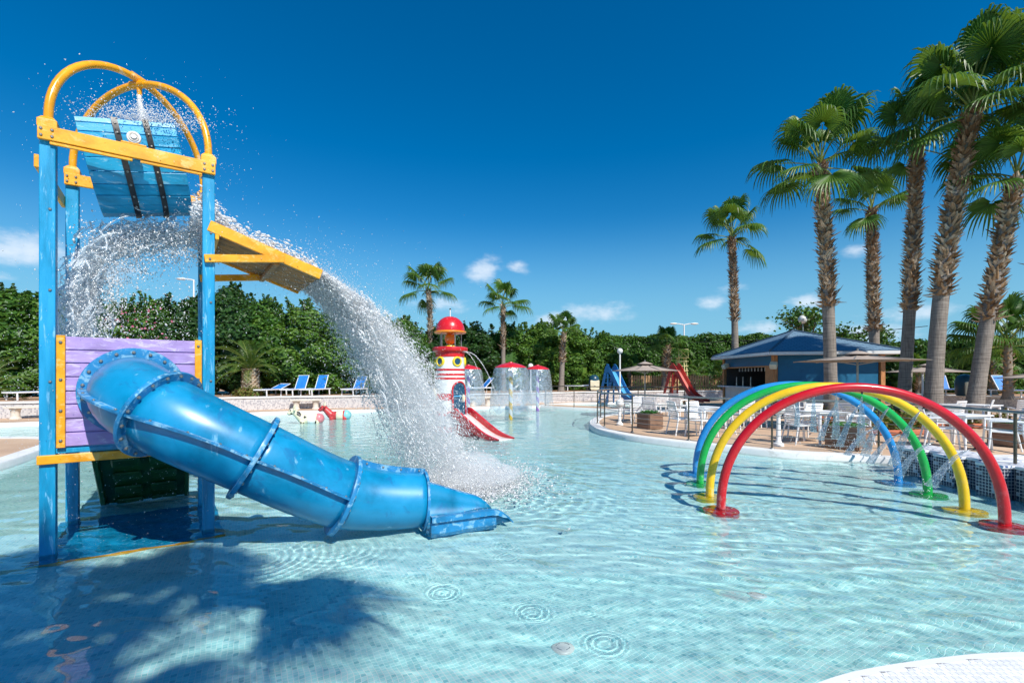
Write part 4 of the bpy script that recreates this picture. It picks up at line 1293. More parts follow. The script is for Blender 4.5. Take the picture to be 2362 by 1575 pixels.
# ================================================================== RIDE-ON ANIMALS
def spot_mat(name, base, spot, th, sc_):
    m = NT(name); n = m.noise(m.coord('Object'), sc_, 1, .4)
    m.l(m.mix(m.step(n, th, th + .03), base, spot), m.b.inputs['Base Color']); m.setb(Roughness=.35); return m.m
def animal(name, label, loc, rz, body_m, saddle_m, sadcol2, horn_m):
    t = thing(name, label, 'ride-on animal', (0, 0, 0), world=False)
    b = MB()
    b.ellipsoid((.05, 0, .22), (.40, .20, .19)).ellipsoid((.30, 0, .25), (.20, .19, .19))
    b.tube([(-.22, 0, .25), (-.38, 0, .42), (-.46, 0, .50)], [.15, .12, .11], 12)
    b.ellipsoid((-.50, 0, .52), (.15, .12, .12)).ellipsoid((-.62, 0, .46), (.09, .085, .075))
    for sx, sy in ((-.2, -.12), (-.2, .12), (.28, -.12), (.28, .12)):
        b.tube([(sx, sy, .18), (sx, sy, -.12)], [.085, .075], 10)
    for sg in (-1, 1):
        b.ellipsoid((-.44, sg * .16, .58), (.035, .08, .045))
    o = b.build('body', body_m, t)
    md = o.modifiers.new('skin', 'REMESH'); md.mode = 'VOXEL'; md.voxel_size = .022; md.use_smooth_shade = True
    sm = o.modifiers.new('smooth', 'SMOOTH'); sm.iterations = 4
    for sg in (-1, 1):
        MB().tube([(-.46, sg * .07, .60), (-.47, sg * .11, .68), (-.44, sg * .12, .76)], [.035, .028, .010], 8).build('horn', horn_m, t, smooth=60)
    MB().lathe([(.205, -.12), (.215, -.10), (.218, 0), (.215, .10), (.205, .12)], 24, (.10, 0, .225), (Vector((0, 1, 0)), Vector((0, 0, .95)), Vector((1, 0, 0)))).build('saddle', saddle_m, t, smooth=60)
    MB().ellipsoid((.34, 0, .25), (.185, .20, .195), 16, 10).build('rump', sadcol2, t, smooth=80)
    for sg in (-1, 1): MB().ellipsoid((-.58, sg * .095, .56), (.02, .015, .025), 8, 6).build('eye', BLACK, t, smooth=80)
    place(t, loc, rz)
    return t
SPOT = spot_mat('spotted_hide', (.75, .70, .50), (.02, .02, .02), .60, 6)
ROSE = paint('rose_gloss', (.70, .22, .24), .35); PALEBLUE = paint('pale_blue_gloss', (.25, .58, .62), .35); REDHIDE = paint('red_hide', (.55, .05, .05), .35)
l1, l2 = G(712, 975), G(778, 966)
animal('ride_on_cow', 'cream ride-on cow with black spots and pink rump standing in the pool', (l1.x, l1.y, -.10), R(18), SPOT, WHITE, ROSE, CREAM)
animal('ride_on_bull', 'red ride-on bull with pale blue rump standing in the pool', (l2.x, l2.y, -.10), R(12), REDHIDE, CREAM, PALEBLUE, CREAM)

# ================================================================== PALMS
def fan_frond(seed, elev, pet=1.05, rad=1.0, nseg=36):
    """one fan leaf pointing along +X at the given elevation: petiole tube and pleated blade with hanging tips"""
    rg = random.Random(seed)
    e0, e1 = R(elev), R(elev - 24)
    pts = []
    p = Vector((0, 0, 0)); N = 5
    for k in range(N + 1):
        pts.append(p.copy())
        e = e0 + (e1 - e0) * k / N
        p = p + Vector((math.cos(e), 0, math.sin(e))) * (pet / N)
    E = pts[-1]
    e2 = R(elev - 26)
    f = Vector((math.cos(e2), 0, math.sin(e2))); s = Vector((0, 1, 0)); n = f.cross(s) * -1
    if n.z < 0 and elev > -60: n = -n
    pm = MB().tube(pts, [.030, .026, .022, .019, .016, .014], 5)
    V_, F_ = [], []
    span = R(135)
    for j in range(nseg):
        ph0 = -span + 2 * span * j / nseg; ph1 = -span + 2 * span * (j + 1) / nseg; ph = (ph0 + ph1) / 2
        L = rad * (.74 + .26 * math.cos(ph * .62)) * rg.uniform(.92, 1.08)
        cup = .22
        def pt(a, r, off=0.0):
            d = f * math.cos(a) + s * math.sin(a) - n * (cup * abs(math.sin(a)) * .6) + n * (.10 * math.cos(a))
            q = E + d * r + n * off
            x = max(0, r / L - .48)
            q.z -= L * (x * x * rg_d)
            q -= d * (L * x * x * .28 * rg_d)
            return q
        rg_d = rg.uniform(1.1, 2.2)
        b = len(V_)
        da = (ph1 - ph0)
        wr = [(.06, .5), (.30, .5), (.52, .5), (.70, .30), (.86, .16), (1.0, .03)]
        for (r, w) in wr:
            V_.append(pt(ph - da * w, r * L, 0)); V_.append(pt(ph, r * L, .022 * (1 if r < .9 else .3))); V_.append(pt(ph + da * w, r * L, 0))
        for i in range(len(wr) - 1):
            o = b + i * 3
            F_ += [(o, o + 1, o + 4, o + 3), (o + 1, o + 2, o + 5, o + 4)]
    blade = MB().add(V_, F_)
    return pm, blade
FR = {}
for e in (82, 62, 42, 22, 2, -18, -40):
    for q in (0, 1):
        pm, bl = fan_frond(e * 10 + q + 3, e + (5 if q else 0), 1.18 + .18 * q, 1.02 + .1 * q)
        bm_ = bl.mesh('frond_blade'); bm_.materials.append(FROND)
        bm_.polygons.foreach_set('use_smooth', np.zeros(len(bm_.polygons), bool))
        pmm = pm.mesh('petiole', 60); pmm.materials.append(PETIOLE)
        FR.setdefault(e, []).append((bm_, pmm))
def trunk_pts(base, top, bend, n=26):
    out = []
    for k in range(n + 1):
        t = k / n
        p = base.lerp(top, t)
        p = p + Vector((bend[0], bend[1], 0)) * math.sin(PI * t)
        out.append(p)
    return out
def fan_palm(label, base, top, smooth_z, r0, bend=(0, 0), crown=1.0, nfr=15, seed=0, group=None, lowest=-14, boots_n=None):
    rg = random.Random(seed)
    t = thing('fan_palm', label, 'palm tree', base, group=group)
    b0 = Vector(base); top = Vector(top)
    tp = trunk_pts(b0 - UZ * .05, top, bend)
    H = top.z - b0.z
    rr = []
    for p in tp:
        f = (p.z - b0.z) / H
        r = r0 * (1.0 - .22 * f) * (1 + .38 * math.exp(-f * 16)) * (1 + .02 * math.sin(f * 60 + seed))
        rr.append(r)
    tr = MB().tube(tp, rr, 18).build('trunk', TRUNK, t, smooth=60)
    # old leaf bases round the upper trunk: too tangled to count
    def at(z):
        f = min(1, max(0, (z - b0.z) / H)); k = min(len(tp) - 2, int(f * (len(tp) - 1)))
        q = f * (len(tp) - 1) - k
        return tp[k].lerp(tp[k + 1], q), rr[k]
    bt = MB()
    Hb = top.z - smooth_z
    nb = boots_n or int(Hb / .036) * 4
    for k in range(nb):
        f = (k + rg.random()) / nb
        z = smooth_z + Hb * f
        c, r = at(z)
        a = k * 2.39996 + rg.uniform(-.25, .25)
        out = Vector((math.cos(a), math.sin(a), 0)); tg = Vector((-out.y, out.x, 0))
        L = rg.uniform(.17, .31) * (1.0 - .25 * f) * (r0 / .22); w = rg.uniform(.045, .085) * (r0 / .22)
        if rg.random() < .05: L *= 1.6
        tw = rg.uniform(-.9, .9)
        e = R(rg.uniform(20, 66)) if f > .05 else R(rg.uniform(-10, 40))
        d = (out * math.cos(e) + UZ * math.sin(e) + tg * tw).normalized()
        nn = (UZ * math.cos(e) * -1 + out * math.sin(e))
        sd_ = d.cross(nn).normalized(); nn = sd_.cross(d)
        s0_ = c + out * (r * .82)
        e1 = s0_ + d * (L * .55); e2 = s0_ + d * L + UZ * rg.uniform(-.03, .05) + out * .02
        th = .022
        bt.add([s0_ - sd_ * w - nn * th, s0_ + sd_ * w - nn * th, s0_ + nn * th * 1.6, e1 - sd_ * w * .72, e1 + sd_ * w * .72, e1 + nn * th * 1.3, e2 - sd_ * w * .34, e2 + sd_ * w * .34, e2 + nn * .006],
               [(0, 1, 4, 3), (1, 2, 5, 4), (2, 0, 3, 5), (3, 4, 7, 6), (4, 5, 8, 7), (5, 3, 6, 8), (6, 7, 8)])
    lb = bt.build('leaf_bases', BOOTS, t); lb['kind'] = 'stuff'
    for k in range(nfr):
        f = (k + .5) / nfr
        e = 84 + (lowest - 84) * f ** 1.35 + rg.uniform(-8, 8)
        key = min(FR, key=lambda q: abs(q - e))
        blm, ptm = rg.choice(FR[key])
        fo = bpy.data.objects.new('frond', blm); C.objects.link(fo); fo.parent = t
        fo.location = top - b0 + UZ * (.10 - .28 * f)
        fo.rotation_euler = (rg.uniform(-.15, .15), rg.uniform(-.08, .08), k * 2.39996 + rg.uniform(-.3, .3))
        s = crown * rg.uniform(.88, 1.10)
        fo.scale = (s, s, s)
        po = bpy.data.objects.new('petiole', ptm); C.objects.link(po); po.parent = fo
    return t
GP = 'tall fan palms beside the bar'
def pp(px, Y, z): return Vector(((px - CX) * Y / F, Y, z))
fan_palm('shorter fan palm on its own, leaning over the left end of the bar roof', pp(1697, 27.5, .1), pp(1688, 27.5, 9.75), 4.9, .20, (.05, 0), 1.12, 14, 1, GP)
fan_palm('tall fan palm rising in front of the bar roof beside the taupe parasol', pp(1918, 17, .3), pp(1892, 17, 9.26), 4.15, .21, (.06, 0), 1.10, 16, 2, GP)
fan_palm('fan palm standing behind the right part of the bar roof', pp(2020, 24, .1), pp(2010, 24, 10.1), 4.0, .24, (0, 0), 1.02, 13, 3, GP)
fan_palm('slim fan palm at the right corner of the bar', pp(2082, 16.5, .3), pp(2115, 16.5, 9.75), 3.95, .19, (.05, 0), 1.02, 14, 4, GP)
fan_palm('tallest fan palm with a thick shaggy trunk curving to the right', pp(2150, 15, .3), pp(2245, 15, 10.1), 4.2, .225, (-.25, 0), 1.22, 18, 5, GP)
fan_palm('fan palm leaning to the right at the picture edge', pp(2243, 14.5, .3), pp(2345, 14.5, 7.75), 3.35, .205, (-.10, 0), .98, 14, 6, GP)
fan_palm('fan palm whose crown fills the top right picture corner', pp(2440, 14.2, .3), pp(2400, 14.2, 10.6), 4.0, .25, (0, 0), 1.1, 14, 16, GP)
GC = 'fan palms in front of the green hedge'
fan_palm('tallest fan palm rising behind the play lighthouse', pp(992, 30, .69), pp(988, 30, 7.2), 3.6, .17, (.1, 0), .92, 15, 7, GC, boots_n=230)
fan_palm('middle sized fan palm behind the yellow water mushroom', pp(1161, 32, .69), pp(1160, 32, 6.5), 3.5, .165, (0, 0), .88, 14, 8, GC, boots_n=200)
fan_palm('short fan palm with an upright crown beside the purple water mushroom', pp(1294, 31, .69), pp(1300, 31, 4.5), 2.6, .18, (0, 0), .70, 13, 9, GC, lowest=20, boots_n=140)
fan_palm('stocky fan palm behind the umbrella beside the red slide', pp(1533, 33, .69), pp(1540, 33, 3.75), 1.6, .24, (0, 0), .74, 15, 10, GC, lowest=8, boots_n=170)
GB = 'small fan palms along the fence'
for i, (px, Y, z, c, lb) in enumerate([(1672, 32.5, 1.9, .55, 'small fan palm with a short trunk at the picket fence next to the bar'), (1452, 35, 2.1, .6, 'small bushy fan palm at the hedge behind the blue slide'),
                                       (1600, 34.6, 1.8, .62, 'low bushy fan palm behind the picket fence and the red slide'), (2325, 20.5, 3.1, .95, 'short fan palm with loose dark crown at the right picture edge'),
                                       (2290, 25, 2.5, .75, 'low fan palm in front of the right hedge'), (2120, 27, 1.8, .6, 'small fan palm in the shade right of the bar')]):
    fan_palm(lb, pp(px, Y, .69), pp(px, Y, z), .9, .17, (0, 0), c, 20, 30 + i, GB, lowest=-10, boots_n=60)
# palms on the deck behind the viewpoint: their shade lies on the pool floor
fan_palm('fan palm on the near deck whose shadow falls across the pool floor', (2.15, -4.1, .1), (1.97, -4.05, 8.2), 4.0, .20, (0, 0), .92, 13, 41, 'palms shading the near pool')
fan_palm('second fan palm on the near deck shading the pool before the tower', (.30, -4.0, .1), (.13, -3.95, 7.8), 4.0, .20, (0, 0), .90, 12, 42, 'palms shading the near pool')

# ------------------------------------------------------------------ feather palms
def feather_frond(seed, elev, L=1.9, n=34, lw=.026, ll=.42, droop=1.0):
    rg = random.Random(seed)
    pts = []; p = Vector((0, 0, 0)); N = 12
    for k in range(N + 1):
        pts.append(p.copy())
        e = R(elev - (78 * droop) * (k / N) ** 1.4)
        p = p + Vector((math.cos(e), 0, math.sin(e))) * (L / N)
    st = MB().tube(pts, [.022 - .018 * k / N for k in range(N + 1)], 5)
    lf = MB()
    for k in range(n):
        f = .12 + .88 * k / n
        i = min(N - 1, int(f * N)); q = pts[i].lerp(pts[i + 1], f * N - i); t = (pts[i + 1] - pts[i]).normalized()
        for sg in (-1, 1):
            up = Vector((0, sg, 0)).cross(t) * sg
            if up.z < 0: up = -up
            l = ll * (1 - .55 * abs(f - .4) ** 1.2) * rg.uniform(.85, 1.1) * (.5 if f > .92 else 1)
            d = (t * .75 + Vector((0, sg, 0)) * .8 + up * .30).normalized()
            m1 = q + d * (l * .55); tip_ = q + d * l - UZ * (l * .28)
            w = t * lw
            lf.add([q - w * .4, q + w * .4, m1 + w * .5, m1 - w * .5, tip_], [(0, 1, 2, 3), (3, 2, 4)])
    return st, lf
FE = {}
for e in (80, 60, 42, 25, 5):
    st, lf = feather_frond(e + 500, e)
    a = lf.mesh('feather_frond'); a.materials.append(FEATHER); b = st.mesh('frond_stem', 60); b.materials.append(PETIOLE)
    FE[e] = (a, b)
def feather_palm(label, base, th, r, s, nfr, seed):
    rg = random.Random(seed)
    t = thing('date_palm', label, 'palm tree', base, group='date palms on the raised terrace')
    b0 = Vector(base)
    MB().tube([b0 - UZ * .05, b0 + UZ * th * .3, b0 + UZ * th * .7, b0 + UZ * th], [r * .85, r * 1.02, r * .92, r * .7], 16).build('trunk', BOOTS, t, smooth=60)
    bt = MB(); nrow = max(4, int(th / .10))
    for k in range(nrow):
        z = th * (k + .5) / nrow; rr = r * (.97 - .2 * abs(k / nrow - .4))
        for j in range(12):
            a = (j + .5 * (k % 2)) * 2 * PI / 12
            o = Vector((math.cos(a), math.sin(a), 0)); g = Vector((-o.y, o.x, 0)); c = b0 + o * rr + UZ * z
            bt.add([c - g * .07 * r / .3, c + g * .07 * r / .3, c - UZ * .07, c + o * .05 + UZ * .09, c + o * .055 + UZ * .02], [(0, 4, 3), (1, 3, 4), (0, 2, 4), (2, 1, 4), (0, 3, 1)])
    lb = bt.build('leaf_bases', BOOTS, t); lb['kind'] = 'stuff'
    for k in range(nfr):
        f = (k + .5) / nfr
        e = 84 - 82 * f + rg.uniform(-6, 6)
        key = min(FE, key=lambda q: abs(q - e))
        fo = bpy.data.objects.new('frond', FE[key][0]); C.objects.link(fo); fo.parent = t
        fo.location = (0, 0, th + .05 - .15 * f); fo.rotation_euler = (rg.uniform(-.2, .2), 0, k * 2.39996 + rg.uniform(-.2, .2))
        q = s * rg.uniform(.85, 1.12); fo.scale = (q, q, q)
        so = bpy.data.objects.new('frond_stem', FE[key][1]); C.objects.link(so); so.parent = fo
    return t
q = pp(578, 24.2, .69)
feather_palm('short date palm with pineapple trunk left of the blue loungers', q, 1.35, .40, 1.0, 34, 3)
feather_palm('date palm mostly hidden behind the purple plank wall', pp(335, 22.5, .69), .9, .32, .95, 28, 4)
feather_palm('low date palm at the far left picture edge', pp(-25, 19.5, .69), .5, .28, .8, 22, 5)

# ================================================================== SHRUBS AND HEDGES
def leaf_cloud(centers, normals, size, rg, fold=.25, aspect=1.5):
    """diamond leaves, two triangles folded along the midrib; returns verts, tris"""
    n = len(centers)
    nr = normals / np.linalg.norm(normals, axis=1, keepdims=True)
    rnd = rg.normal(size=(n, 3)); ax = np.cross(nr, rnd); ax /= np.linalg.norm(ax, axis=1, keepdims=True)
    ax[:, 2] -= .45; ax -= nr * np.sum(ax * nr, axis=1, keepdims=True); ax /= np.linalg.norm(ax, axis=1, keepdims=True)
    sd_ = np.cross(nr, ax)
    s = size * rg.uniform(.65, 1.25, size=(n, 1))
    a = centers - ax * s * .5 * aspect; b = centers + ax * s * .5 * aspect
    m = centers - ax * s * .08
    l_ = m - sd_ * s * .5 + nr * s * fold; r_ = m + sd_ * s * .5 + nr * s * fold
    v = np.stack([a, l_, b, r_], 1).reshape(-1, 3)
    k = np.arange(n)[:, None] * 4
    f = np.concatenate([k + np.array([[0, 2, 1]]), k + np.array([[0, 3, 2]])], 0)
    return v, f
def bush_mesh(name, H, Rr, n, leaf, seed, shoots=16, flat=0.0):
    rg = np.random.default_rng(seed)
    # lumpy surface made of many round clumps
    nc = 60
    th = rg.uniform(0, 2 * PI, nc); hh = rg.uniform(.04, 1, nc) ** .9
    prof = np.sqrt(np.clip(1 - np.clip((hh - .45) / .55, 0, 1) ** 2, .05, 1)) * (.80 + .2 * np.minimum(1, hh / .3))
    cr = rg.uniform(.32, .62, nc) * Rr * .62
    rad_ = np.maximum(0, prof * Rr - cr * .75) * rg.uniform(.75, 1.08, nc)
    cc = np.stack([np.cos(th) * rad_, np.sin(th) * rad_, hh * H * .93], 1)
    per = n // nc
    C_, N_ = [], []
    for c, r in zip(cc, cr):
        d = rg.normal(size=(per, 3)); d /= np.linalg.norm(d, axis=1, keepdims=True)
        rr = r * (1 - .35 * rg.random((per, 1)) ** 2) * (1 + .12 * rg.normal(size=(per, 1)))
        p = c + d * rr * np.array([1, 1, .95])
        C_.append(p); N_.append(d + rg.normal(size=(per, 3)) * .45 + np.array([0, 0, .35]))
    for k in range(shoots):
        a = rg.uniform(0, 2 * PI); q = rg.uniform(0, .75) * Rr
        b = np.array([math.cos(a) * q, math.sin(a) * q, H * rg.uniform(.86, .97)])
        L = rg.uniform(.35, .95); ln = np.array([rg.normal() * .22, rg.normal() * .22, 1])
        m = int(26 * L) + 8
        tt = rg.random((m, 1)); p = b + ln * tt * L + rg.normal(size=(m, 3)) * .09 * (1.15 - tt)
        C_.append(p); N_.append(rg.normal(size=(m, 3)) + np.array([0, 0, .5]))
    C_ = np.concatenate(C_); N_ = np.concatenate(N_)
    keep = C_[:, 2] > .02
    v, f = leaf_cloud(C_[keep], N_[keep], leaf, rg)
    # solid lumps added inside the crown to block light and view
    core = MB()
    for c, r in zip(cc, cr):
        core.ellipsoid(c, (r * .80, r * .80, r * .74), 8, 6)
    core.ellipsoid((0, 0, H * .45), (Rr * .6, Rr * .6, H * .42), 10, 8)
    cv = np.array([tuple(p) for p in core.v]); cv = cv + rg.normal(size=cv.shape) * .04
    cv[:, 2] = np.maximum(cv[:, 2], 0.0)
    ctri = []
    for q in core.f:
        for i in range(1, len(q) - 1): ctri.append((q[0], q[i], q[i + 1]))
    f2 = np.array(ctri) + len(v)
    m = np_mesh(name, np.concatenate([v, cv]), np.concatenate([f, f2]))
    m.materials.append(LEAF)
    return m
BUSH = [bush_mesh('crown', 6.0, 2.1, 22000, .155, 50 + k, 20) for k in range(5)]
stem_m = MB().tube([(0, 0, -.1), (.1, .05, 1.0), (-.05, 0, 2.2), (.05, .1, 3.4)], [.12, .10, .07, .04], 8).mesh('trunk', 60); stem_m.materials.append(BARK)
HED = [(-330, 640, 20.5, 'shrub tree beyond the left picture edge'), (-190, 645, 21.5, 'second shrub tree beyond the left picture edge'), (-75, 655, 22.5, 'leafy shrub tree cut by the left picture edge'), (25, 668, 23, 'bright leafy shrub tree just left of the tower'), (112, 682, 24, 'leafy shrub tree behind the front left tower post'), (205, 690, 24.5, 'shrub tree behind the splash inside the tower'),
       (290, 700, 25, 'shrub tree behind the purple wall of the tower'), (372, 690, 25.5, 'shrub tree with pink flowers behind the tower'), (452, 688, 26, 'shrub tree behind the right rear tower post'), (532, 662, 26.5, 'tallest shrub tree just right of the tower'),
       (618, 690, 27, 'shrub tree behind the short date palm'), (700, 700, 27, 'shrub tree behind the three blue loungers'), (782, 716, 27.5, 'shrub tree behind the upper waterfall'), (855, 735, 28, 'shrub tree behind the lower waterfall'),
       (930, 735, 29, 'shrub tree left of the play lighthouse'), (1010, 752, 30.5, 'shrub tree behind the play lighthouse dome'), (1090, 750, 32.8, 'shrub tree between the two middle palms'), (1172, 748, 33.8, 'shrub tree behind the yellow water mushroom'),
       (1248, 744, 34, 'shrub tree behind the purple water mushroom'), (1325, 758, 35, 'shrub tree behind the short upright palm'), (1395, 768, 36, 'last shrub tree before the clipped hedge')]
rgh = random.Random(4)
for k, (px, ty, Y, lb) in enumerate(HED):
    H = EYE + (HY - ty) * Y / F - .6
    c = pp(px, Y, .62)
    t = thing('shrub_tree', lb, 'shrub', c, group='tall leafy shrubs behind the pool', world=False)
    o = bpy.data.objects.new('crown', BUSH[(k * 2) % 5]); C.objects.link(o); o.parent = t
    o.material_slots[0].link = 'OBJECT'; o.material_slots[0].material = (LEAF, LEAFB, LEAF, LEAFC, LEAF, LEAFB, LEAFC)[(k * 3) % 7]
    sxy = rgh.uniform(.88, 1.08) * (1.0 if k < 14 else .95)
    o.scale = (sxy, sxy, H / 6.25); o.rotation_euler = (0, 0, rgh.uniform(0, 6.28))
    s = bpy.data.objects.new('trunk', stem_m); C.objects.link(s); s.parent = t
    if k == 7:
        fl = np.random.default_rng(3)
        n = 90
        P_ = np.stack([fl.normal(0, 1.0, n), -1.75 + fl.normal(0, .25, n), fl.uniform(2.6, 4.6, n)], 1)
        v, f = leaf_cloud(P_, fl.normal(size=(n, 3)) + np.array([0, -1, .4]), .11, fl, .1, 1.0)
        fo = link_mesh('blossom', np_mesh('blossom', v, f), PINK, t); fo['kind'] = 'stuff'
def hedge(name, label, a, b, depth, h, n, seed):
    rg = np.random.default_rng(seed)
    a = np.array(a, float); b = np.array(b, float); d = b - a; L = np.linalg.norm(d); d /= L; nrm = np.array([d[1], -d[0]])
    u = rg.uniform(0, L, n)
    face = rg.random(n)
    w = np.where(face < .62, rg.uniform(-.05, .22, n) ** 1, rg.uniform(0, depth, n))
    z = np.where(face < .62, rg.uniform(0, h, n), h + rg.normal(0, .10, n) - .08)
    lump = .18 * np.sin(u * 1.7 + 1) + .14 * np.sin(u * 3.3 + z * 2.1) + .10 * np.sin(z * 4.2 + u)
    w = w - np.where(face < .62, lump * .8 + .1, 0); z = z + np.where(face >= .62, lump * .55, 0)
    xy = a[None] + d[None] * u[:, None] - nrm[None] * w[:, None]
    C_ = np.concatenate([xy, z[:, None] + .62], 1)
    N_ = np.where((face < .62)[:, None], np.array([[nrm[0], nrm[1], .45]]), np.array([[0, 0, 1.0]])) + rg.normal(size=(n, 3)) * .5
    v, f = leaf_cloud(C_, N_, .15, rg)
    core = MB().prism([(a[0] - nrm[0] * .3, a[1] - nrm[1] * .3, .6), (b[0] - nrm[0] * .3, b[1] - nrm[1] * .3, .6), (b[0] - nrm[0] * depth, b[1] - nrm[1] * depth, .6), (a[0] - nrm[0] * depth, a[1] - nrm[1] * depth, .6)], (0, 0, h - .25))
    cv = np.array([tuple(p) for p in core.v]); tri = []
    for q in core.f:
        for i in range(1, len(q) - 1): tri.append((q[0], q[i], q[i + 1]))
    o = link_mesh(name, np_mesh(name, np.concatenate([v, cv]), np.concatenate([f, np.array(tri) + len(v)])), LEAF2)
    tag(o, label, 'hedge', 'clipped hedges')
    return o
hedge('hedge', 'long clipped hedge behind the picket fence and the bar', (8.0, 37.5), (26.5, 35.5), 2.2, 4.15, 26000, 1)
hedge('hedge', 'clipped hedge right of the bar behind the leaning palms', (21.0, 30.5), (40, 20.5), 2.2, 3.1, 24000, 2)
# small bedding plants
def small_bush(name, label, loc, r, hgt, mat, n, seed, group=None, leaf=.07):
    rg = np.random.default_rng(seed)
    d = rg.normal(size=(n, 3)); d[:, 2] = np.abs(d[:, 2]); d /= np.linalg.norm(d, axis=1, keepdims=True)
    p = d * rg.uniform(.55, 1.05, (n, 1)) * np.array([r, r, hgt]) * (1 + .15 * np.sin(d[:, :1] * 9 + seed))
    v, f = leaf_cloud(p, d + rg.normal(size=(n, 3)) * .5, leaf, rg)
    o = link_mesh(name, np_mesh(name, v, f), mat, None, loc)
    tag(o, label, 'plant', group)
    return o
small_bush('ground_shrub', 'low round shrub at the foot of the short date palm', pp(578, 23.6, .69), .75, .45, LEAF3, 1500, 1)
# ------------------------------------------------------------------ thin tree behind the bar
def thin_tree(label, base, H, seed):
    rg = random.Random(seed); t = thing('thin_tree', label, 'tree', base)
    b0 = Vector(base); tips = []
    def grow(p, d, L, r, lev):
        q = p + d * L
        br_.tube([p, (p + q) / 2 + Vector((rg.uniform(-.1, .1), rg.uniform(-.1, .1), 0)) * L * .3, q], [r, r * .85, r * .7], 6)
        if lev == 0: tips.append(q); return
        for _ in range(3):
            dd = (d + Vector((rg.uniform(-1, 1), rg.uniform(-1, 1), rg.uniform(-.15, .5))) * .75).normalized()
            grow(q, dd, L * rg.uniform(.6, .8), r * .6, lev - 1)
        tips.append(q)
    br_ = MB(); grow(b0, Vector((0, 0, 1)), H * .42, .14, 4)
    br_.build('trunk', BARK, t, smooth=60)
    nr = np.random.default_rng(seed); T_ = np.array([tuple(x) for x in tips])
    sel = T_[nr.integers(0, len(T_), 1500)] + nr.normal(size=(1500, 3)) * .28
    v, f = leaf_cloud(sel - np.array(tuple(b0)), nr.normal(size=(1500, 3)) + np.array([0, 0, .8]), .16, nr, .1)
    link_mesh('crown', np_mesh('crown', v, f), LEAF2, t)
thin_tree('open thin tree showing above the bar roof', pp(1850, 30.5, .69), 4.6, 5)
thin_tree('bare twiggy tree behind the right slope of the bar roof', pp(1985, 31, .69), 3.9, 9)

# ================================================================== POOL BAR
N_, L_, R_ = Vector((10.9, 20.0, 0)), Vector((11.0, 26.0, 0)), Vector((15.75, 18.95, 0))
K_ = L_ + R_ - N_
bar_c = (N_ + K_) / 2
bar = thing('pool_bar', 'blue pool bar with a hipped blue shingle roof and open serving hatch', 'bar', (bar_c.x, bar_c.y, .1))
def inset(p, q): return p.lerp(bar_c, q)
ez = 2.72
apex = Vector((bar_c.x, bar_c.y, 3.82))
for k, (a, b) in enumerate(((L_, N_), (N_, R_), (R_, K_), (K_, L_))):
    a3, b3 = a + UZ * ez, b + UZ * ez
    m = bpy.data.meshes.new('roof_slope')
    a4, b4, c4 = a3 - bar_c, b3 - bar_c, apex - bar_c
    vs = [Vector(p) for p in (a3, b3, apex)]
    vs2 = [p - UZ * .07 for p in vs]
    og = org(bar)
    m.from_pydata([tuple(p - og) for p in vs + vs2], [], [(0, 1, 2), (5, 4, 3), (0, 3, 4, 1), (1, 4, 5, 2), (2, 5, 3, 0)])
    uv = m.uv_layers.new(name='UVMap')
    e1 = (b3 - a3).normalized(); nn = e1.cross(apex - a3).normalized(); e2 = nn.cross(e1)
    for lp in m.loops:
        p = (vs + vs2)[lp.vertex_index] - a3
        uv.data[lp.index].uv = (p.dot(e1), p.dot(e2))
    link_mesh('roof_slope', m, ROOF, bar)
    f1, f2 = a3 - UZ * .10, b3 - UZ * .10
    outw = (b3 - a3).cross(UZ).normalized()
    MB().bar(f1 + outw * .02, f2 + outw * .02, .05, .13).build('gutter', BARWHITE, bar, bevel=.01)
    MB().tube([a3.lerp(apex, .01) + UZ * .01, apex + UZ * .012], .045, 6).build('hip_cap', ROOF, bar, smooth=50)
q = .17
n2, l2, r2, k2 = (inset(p, q) for p in (N_, L_, R_, K_))
MB().prism([n2 + UZ * 2.60, r2 + UZ * 2.60, k2 + UZ * 2.60, l2 + UZ * 2.60], UZ * .05).build('soffit', BARWHITE, bar)
MB().prism([inset(N_, .02) + UZ * 2.56, inset(R_, .02) + UZ * 2.56, inset(K_, .02) + UZ * 2.56, inset(L_, .02) + UZ * 2.56], UZ * .035).build('eave_board', BARWHITE, bar)
def wallpart(a, b, f0, f1, z0, z1, th, name, mat, off=0.0):
    d = b - a; nrm = d.cross(UZ).normalized()
    p, q_ = a + d * f0 + nrm * off, a + d * f1 + nrm * off
    return MB().prism([p + UZ * z0, q_ + UZ * z0, q_ + UZ * z0 - nrm * th, p + UZ * z0 - nrm * th], UZ * (z1 - z0)).build(name, mat, bar, bevel=.004)
# wall facing the viewer's right: closed; wall facing left: serving hatch
wallpart(n2, r2, .04, .96, .1, 2.56, .12, 'wall', BARBLUE)
wallpart(l2, n2, .02, .98, 2.12, 2.56, .12, 'wall', BARBLUE)
wallpart(l2, n2, .02, .98, .1, 1.12, .12, 'wall', BARWHITE)
wallpart(r2, k2, .02, .98, .1, 2.56, .12, 'wall', BARBLUE)
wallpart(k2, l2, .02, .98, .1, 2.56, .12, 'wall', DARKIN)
for p in (n2, l2, r2):
    MB().box(p + UZ * 1.33 + (bar_c - p).normalized() * .05, (.19, .19, 2.46)).build('corner_post', BARWOOD, bar, bevel=.01)
wallpart(l2, n2, .86, .96, 1.13, 2.12, .06, 'shutter', BARWOOD, .02)
wallpart(l2, n2, .02, .98, 2.06, 2.13, .09, 'hatch_lintel', BARWOOD, .03)
wallpart(l2, n2, -.02, 1.0, 1.10, 1.16, .62, 'counter', BARWHITE, .32)
sp = MB().bar(n2 + Vector((-.05, -.1, 2.20)), n2 + Vector((-.25, -.38, 2.05)), .28, .24).build('loudspeaker', CREAM, bar, bevel=.04, seg=2)
